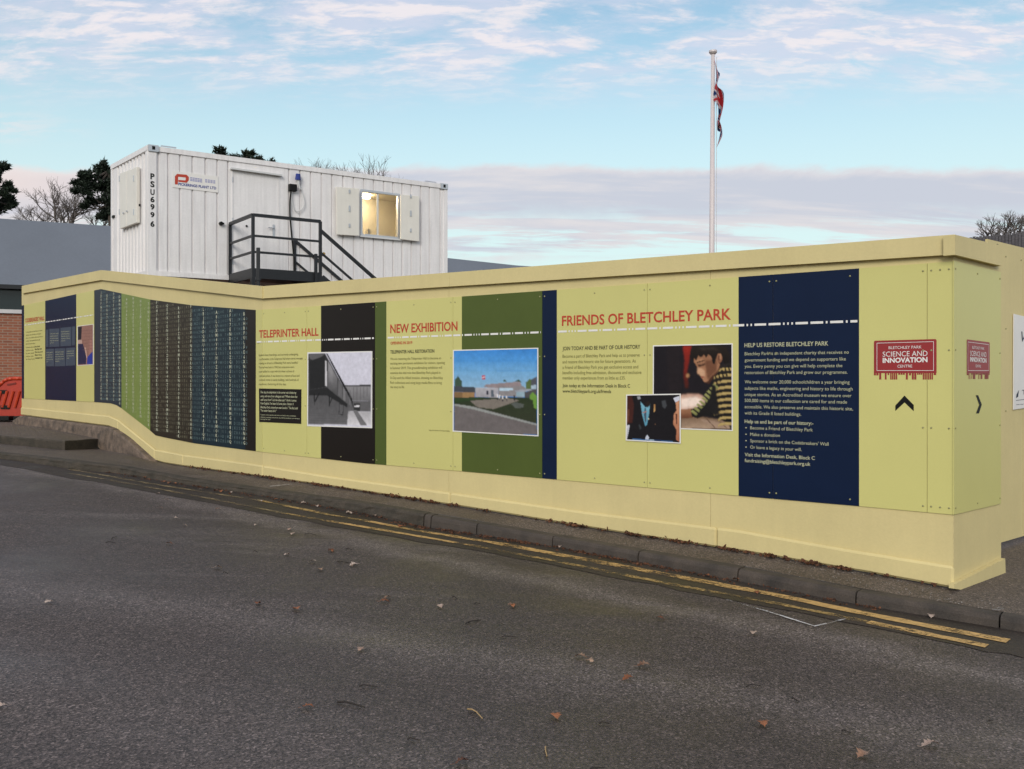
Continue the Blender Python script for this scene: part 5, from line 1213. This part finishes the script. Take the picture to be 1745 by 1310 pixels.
def leaf(u, v, size, pale=False, label=None, dz=.012, ang=None, group='fallen leaves scattered on the tarmac'):
    o = bpy.data.objects.new('fallen_leaf', LM[rnd.randrange(6)*2+(1 if pale else 0)]); sc.collection.objects.link(o)
    p = onroad(u, v); o.location = p+Vector((0, 0, dz)); o.scale = (size,)*3
    o.rotation_euler = (rnd.uniform(-.2, .2), rnd.uniform(-.2, .2), rnd.uniform(0, 6.28) if ang is None else ang)
    tag(o, label or ('pale dry fallen leaf lying on the tarmac' if pale else 'small brown fallen leaf lying on the tarmac'), 'leaf', group if not label else None)
    return o
Z4 = lambda x, y: (180+x/3.966, 680+y/3.966)
Z3 = lambda x, y: (560+x/3.635, 760+y/3.635)
brown = [(660, 1021), (872, 1034), (1125, 1057), (990, 1123), (1070, 1160), (1300, 1238), (505, 1041), (440, 1031), (947, 1225), (1442, 1024), (655, 1028), Z4(430, 985), Z4(755, 750), Z4(1520, 1035), Z4(1150, 685), Z4(1190, 690), Z4(265, 535), Z4(400, 565), Z4(540, 600), Z4(745, 625), Z4(780, 630), Z4(980, 668), Z4(430, 572), Z4(470, 575), Z4(1450, 1162), Z3(1145, 580), Z3(1600, 678), Z3(15, 655), Z3(1140, 1000), Z3(445, 505), (1005, 1130), (1240, 948), (1254, 990), (1290, 1012), (1205, 983)]
pale = [(750, 1036), (602, 965), (83, 1029), (615, 1110), (1470, 1291), (1587, 1053), (1150, 969), (4, 1208), Z4(355, 645), Z4(410, 687), Z4(370, 742), Z4(475, 812), Z4(535, 860), Z4(960, 790), Z4(1015, 858), Z4(1240, 888), Z4(1265, 920), Z4(1225, 1060), Z4(1400, 1108), Z4(1675, 1132), Z4(755, 1150), Z4(850, 635), Z4(640, 618), Z4(1060, 695), Z4(1340, 710), Z4(1430, 730), Z4(1645, 775), Z3(130, 422), Z3(285, 438), Z3(1435, 632), Z3(155, 745), Z3(695, 1005), (1285, 1082)]
ORD = ['leftmost', 'second', 'third', 'fourth', 'fifth', 'sixth', 'seventh', 'eighth', 'ninth', 'tenth', 'eleventh', 'twelfth', 'thirteenth', 'fourteenth', 'fifteenth', 'sixteenth', 'seventeenth', 'eighteenth']
def zone(u, v):
    d = v-lerp_list(OUT, u)
    return 'in the gutter beside the yellow lines' if d < 8 else ('on the near foreground tarmac' if v > 1090 else 'on the tarmac beyond the foreground')
def ordlab(k, n_, what, z):
    if n_ == 1: return 'the only %s %s' % (what, z)
    if k == n_-1: return 'rightmost %s %s' % (what, z)
    return ('leftmost %s %s' % (what, z)) if k == 0 else '%s from the left of the %ss %s' % (ORD[k], what.replace('leaf', 'leave'), z)
def zoned(items, what):
    zs = {}
    for it in items: zs.setdefault(zone(it[0], it[1]), []).append(it)
    for z, l_ in zs.items():
        l_.sort(key=lambda q_: q_[0])
        for k, it in enumerate(l_): yield it, ordlab(k, len(l_), what, z)
for (u, v), lb in zoned(brown, 'small brown leaf'): leaf(u, v, rnd.uniform(.05, .08), label=lb)['group'] = 'fallen leaves scattered on the tarmac'
for (u, v), lb in zoned(pale, 'pale dry leaf'): leaf(u, v, rnd.uniform(.045, .075), True, label=lb)['group'] = 'fallen leaves scattered on the tarmac'
leaf(1585, 1274, .085, True, 'large pale brown oak leaf on the tarmac at the lower right', ang=.1)
leaf(788, 1304, .07, False, 'orange brown leaf at the bottom edge of the photo', ang=.3)
leaf(1097, 1138, .085, False, 'curled dark red brown leaf with stalk in the middle of the tarmac', ang=.2)
leaf(524, 1209, .06, False, 'small orange leaf beside the longest dark twig', ang=.1)
def twigobj(u0, v0, u1, v1, r_, m='stick', label=None, grp='small dark twigs on the tarmac'):
    a, b = onroad(u0, v0, .008), onroad(u1, v1, .008); mid_ = a.lerp(b, .5)+Vector((rnd.uniform(-.01, .01), rnd.uniform(-.01, .01), .006)); mb = MB()
    mb.tube([a, a.lerp(mid_, .5)+Vector((0, .003, .004)), mid_, b], r_, r_*.6, 6); o = mb.build('twig', m, origin=mid_)
    return tag(o, label or 'short dark twig lying on the tarmac', 'twig', None if label else grp)
TW = ((798, 1061, 816, 1056), (694, 1260, 715, 1261), (612, 1169, 643, 1170), (800, 1217, 812, 1214), (1434, 1245, 1450, 1248), (1272, 1170, 1296, 1168), (1183, 1087, 1198, 1088), (1004, 1312, 1030, 1308), (855, 1085, 880, 1085), (1685, 1229, 1692, 1227), (Z4(1345, 912)+Z4(1425, 918)), (Z4(1565, 1098)+Z4(1645, 1106)), (Z4(795, 1172)+Z4(825, 1178)), (Z4(1625, 1012)+Z4(1665, 1018)), (Z4(0, 968)+Z4(70, 972)), (Z4(1000, 1030)+Z4(1025, 1032)), (Z4(40, 945)+Z4(75, 930)), (Z3(50, 714)+Z3(130, 722)), (Z3(848, 1100)+Z3(940, 1078)), (Z3(765, 935)+Z3(795, 945)), (Z3(905, 978)+Z3(938, 976)), (1350, 1190, 1362, 1195), (1020, 1232, 1040, 1233))
for q_, lb in zoned(TW, 'short dark twig'): twigobj(*q_, r_=.0038, label=lb)['group'] = 'small dark twigs on the tarmac'
twigobj(575, 1196, 622, 1205, .0055, label='longest dark forked twig on the tarmac, left of centre')
twigobj(797, 1208, 822, 1224, .004, 'palestick', 'pale brown stick lying slantwise on the tarmac')
twigobj(930, 1272, 932, 1288, .004, 'palestick', 'short pale stick pointing to the camera at the bottom')
# brown litter gathered along the foot of the hoarding and in the gutter
mb = MB(); r = random.Random(8)
def clump(p, s):
    for _ in range(r.randint(2, 5)):
        c = p+Vector((r.gauss(0, s*.7), r.gauss(0, s*.35), abs(r.gauss(0, s*.35)))); a_ = Vector((r.gauss(0, 1), r.gauss(0, 1), r.gauss(0, .8))).normalized()*s*r.uniform(.4, .9); b_ = a_.cross(Vector((r.gauss(0, 1), r.gauss(0, 1), r.gauss(0, 1)))).normalized()*s*r.uniform(.25, .6)
        mb.face([c-a_, c-a_*.3+b_, c+a_*.5+b_*.8, c+a_, c+a_*.2-b_])
hot = [(345, 12), (420, 25), (470, 20), (540, 14), (650, 14), (680, 14), (700, 12), (745, 12), (990, 12), (1080, 8), (1110, 8), (1150, 12), (1230, 14), (1310, 8), (1385, 14), (1437, 8), (600, 30), (560, 30)]
for i in range(330):
    c_, s_ = r.choice(hot); u = max(305, min(1600, r.gauss(c_, s_))) if r.random() < .75 else r.uniform(310, 1600)
    p = wp(u, lerp_list(LB, u)+.5, .035)+side(u).n*.012; clump(p+V*.004, r.uniform(.012, .034))
for i in range(640):
    u = r.gauss(r.choice((720, 840, 1050)), 60) if r.random() < .45 else r.uniform(180, 1500); p, nb_ = kerb_frame(u); clump(p-nb_*abs(r.gauss(.03, .05))+V*.006, r.uniform(.007, .018))
lt = mb.build('leaf_litter', mat('litter', (.16, .06, .025), .85, .3, 14, col2=(.03, .014, .008)))
tag(lt, 'brown crumbled leaf litter gathered along the foot of the hoarding and in the gutter', 'litter', kind='stuff')
# pale grit and splashes on the pavement near the corner
mb = MB()
for i in range(420):
    u = r.uniform(330, 1720) if r.random() < .5 else r.uniform(1300, 1720); f = r.random(); p, nb_ = kerb_frame(u); a = p+nb_*.12+V*(kerb_h(u)+.001)
    b = back_pt(u) if u < 1620 else a+nb_*.5; q_ = a.lerp(b, f); s_ = r.uniform(.002, .006); q_.z += .002
    mb.add([q_+Vector((-s_, 0, 0)), q_+Vector((0, -s_, 0)), q_+Vector((s_, 0, 0)), q_+Vector((0, s_, 0)), q_+V*s_*.8], [[0, 1, 4], [1, 2, 4], [2, 3, 4], [3, 0, 4]])
gt = mb.build('grit', mat('pale_grit', (.34, .31, .29), .9, .2, 20)); tag(gt, 'pale grit scattered over the narrow pavement at the foot of the hoarding', 'grit', kind='stuff')
def blot(cu, cv, ru, rv, seed, dz=.006):
    r = random.Random(seed); P = []
    for i in range(22):
        a_ = 2*math.pi*i/22; k = r.uniform(.6, 1.1); P.append(onroad(cu+ru*k*math.cos(a_), cv+rv*k*math.sin(a_), .10+dz))
    mb.face(P)
mb = MB()
for q_ in ((1700, 1037, 14, 3), (1721, 1003, 12, 4), (1690, 1010, 16, 4)): blot(*q_, seed=int(q_[0]))
structure(mb.build('pavement_mark', 'splash'))
for m_ in list(bpy.data.meshes):
    if m_.users == 0: bpy.data.meshes.remove(m_)
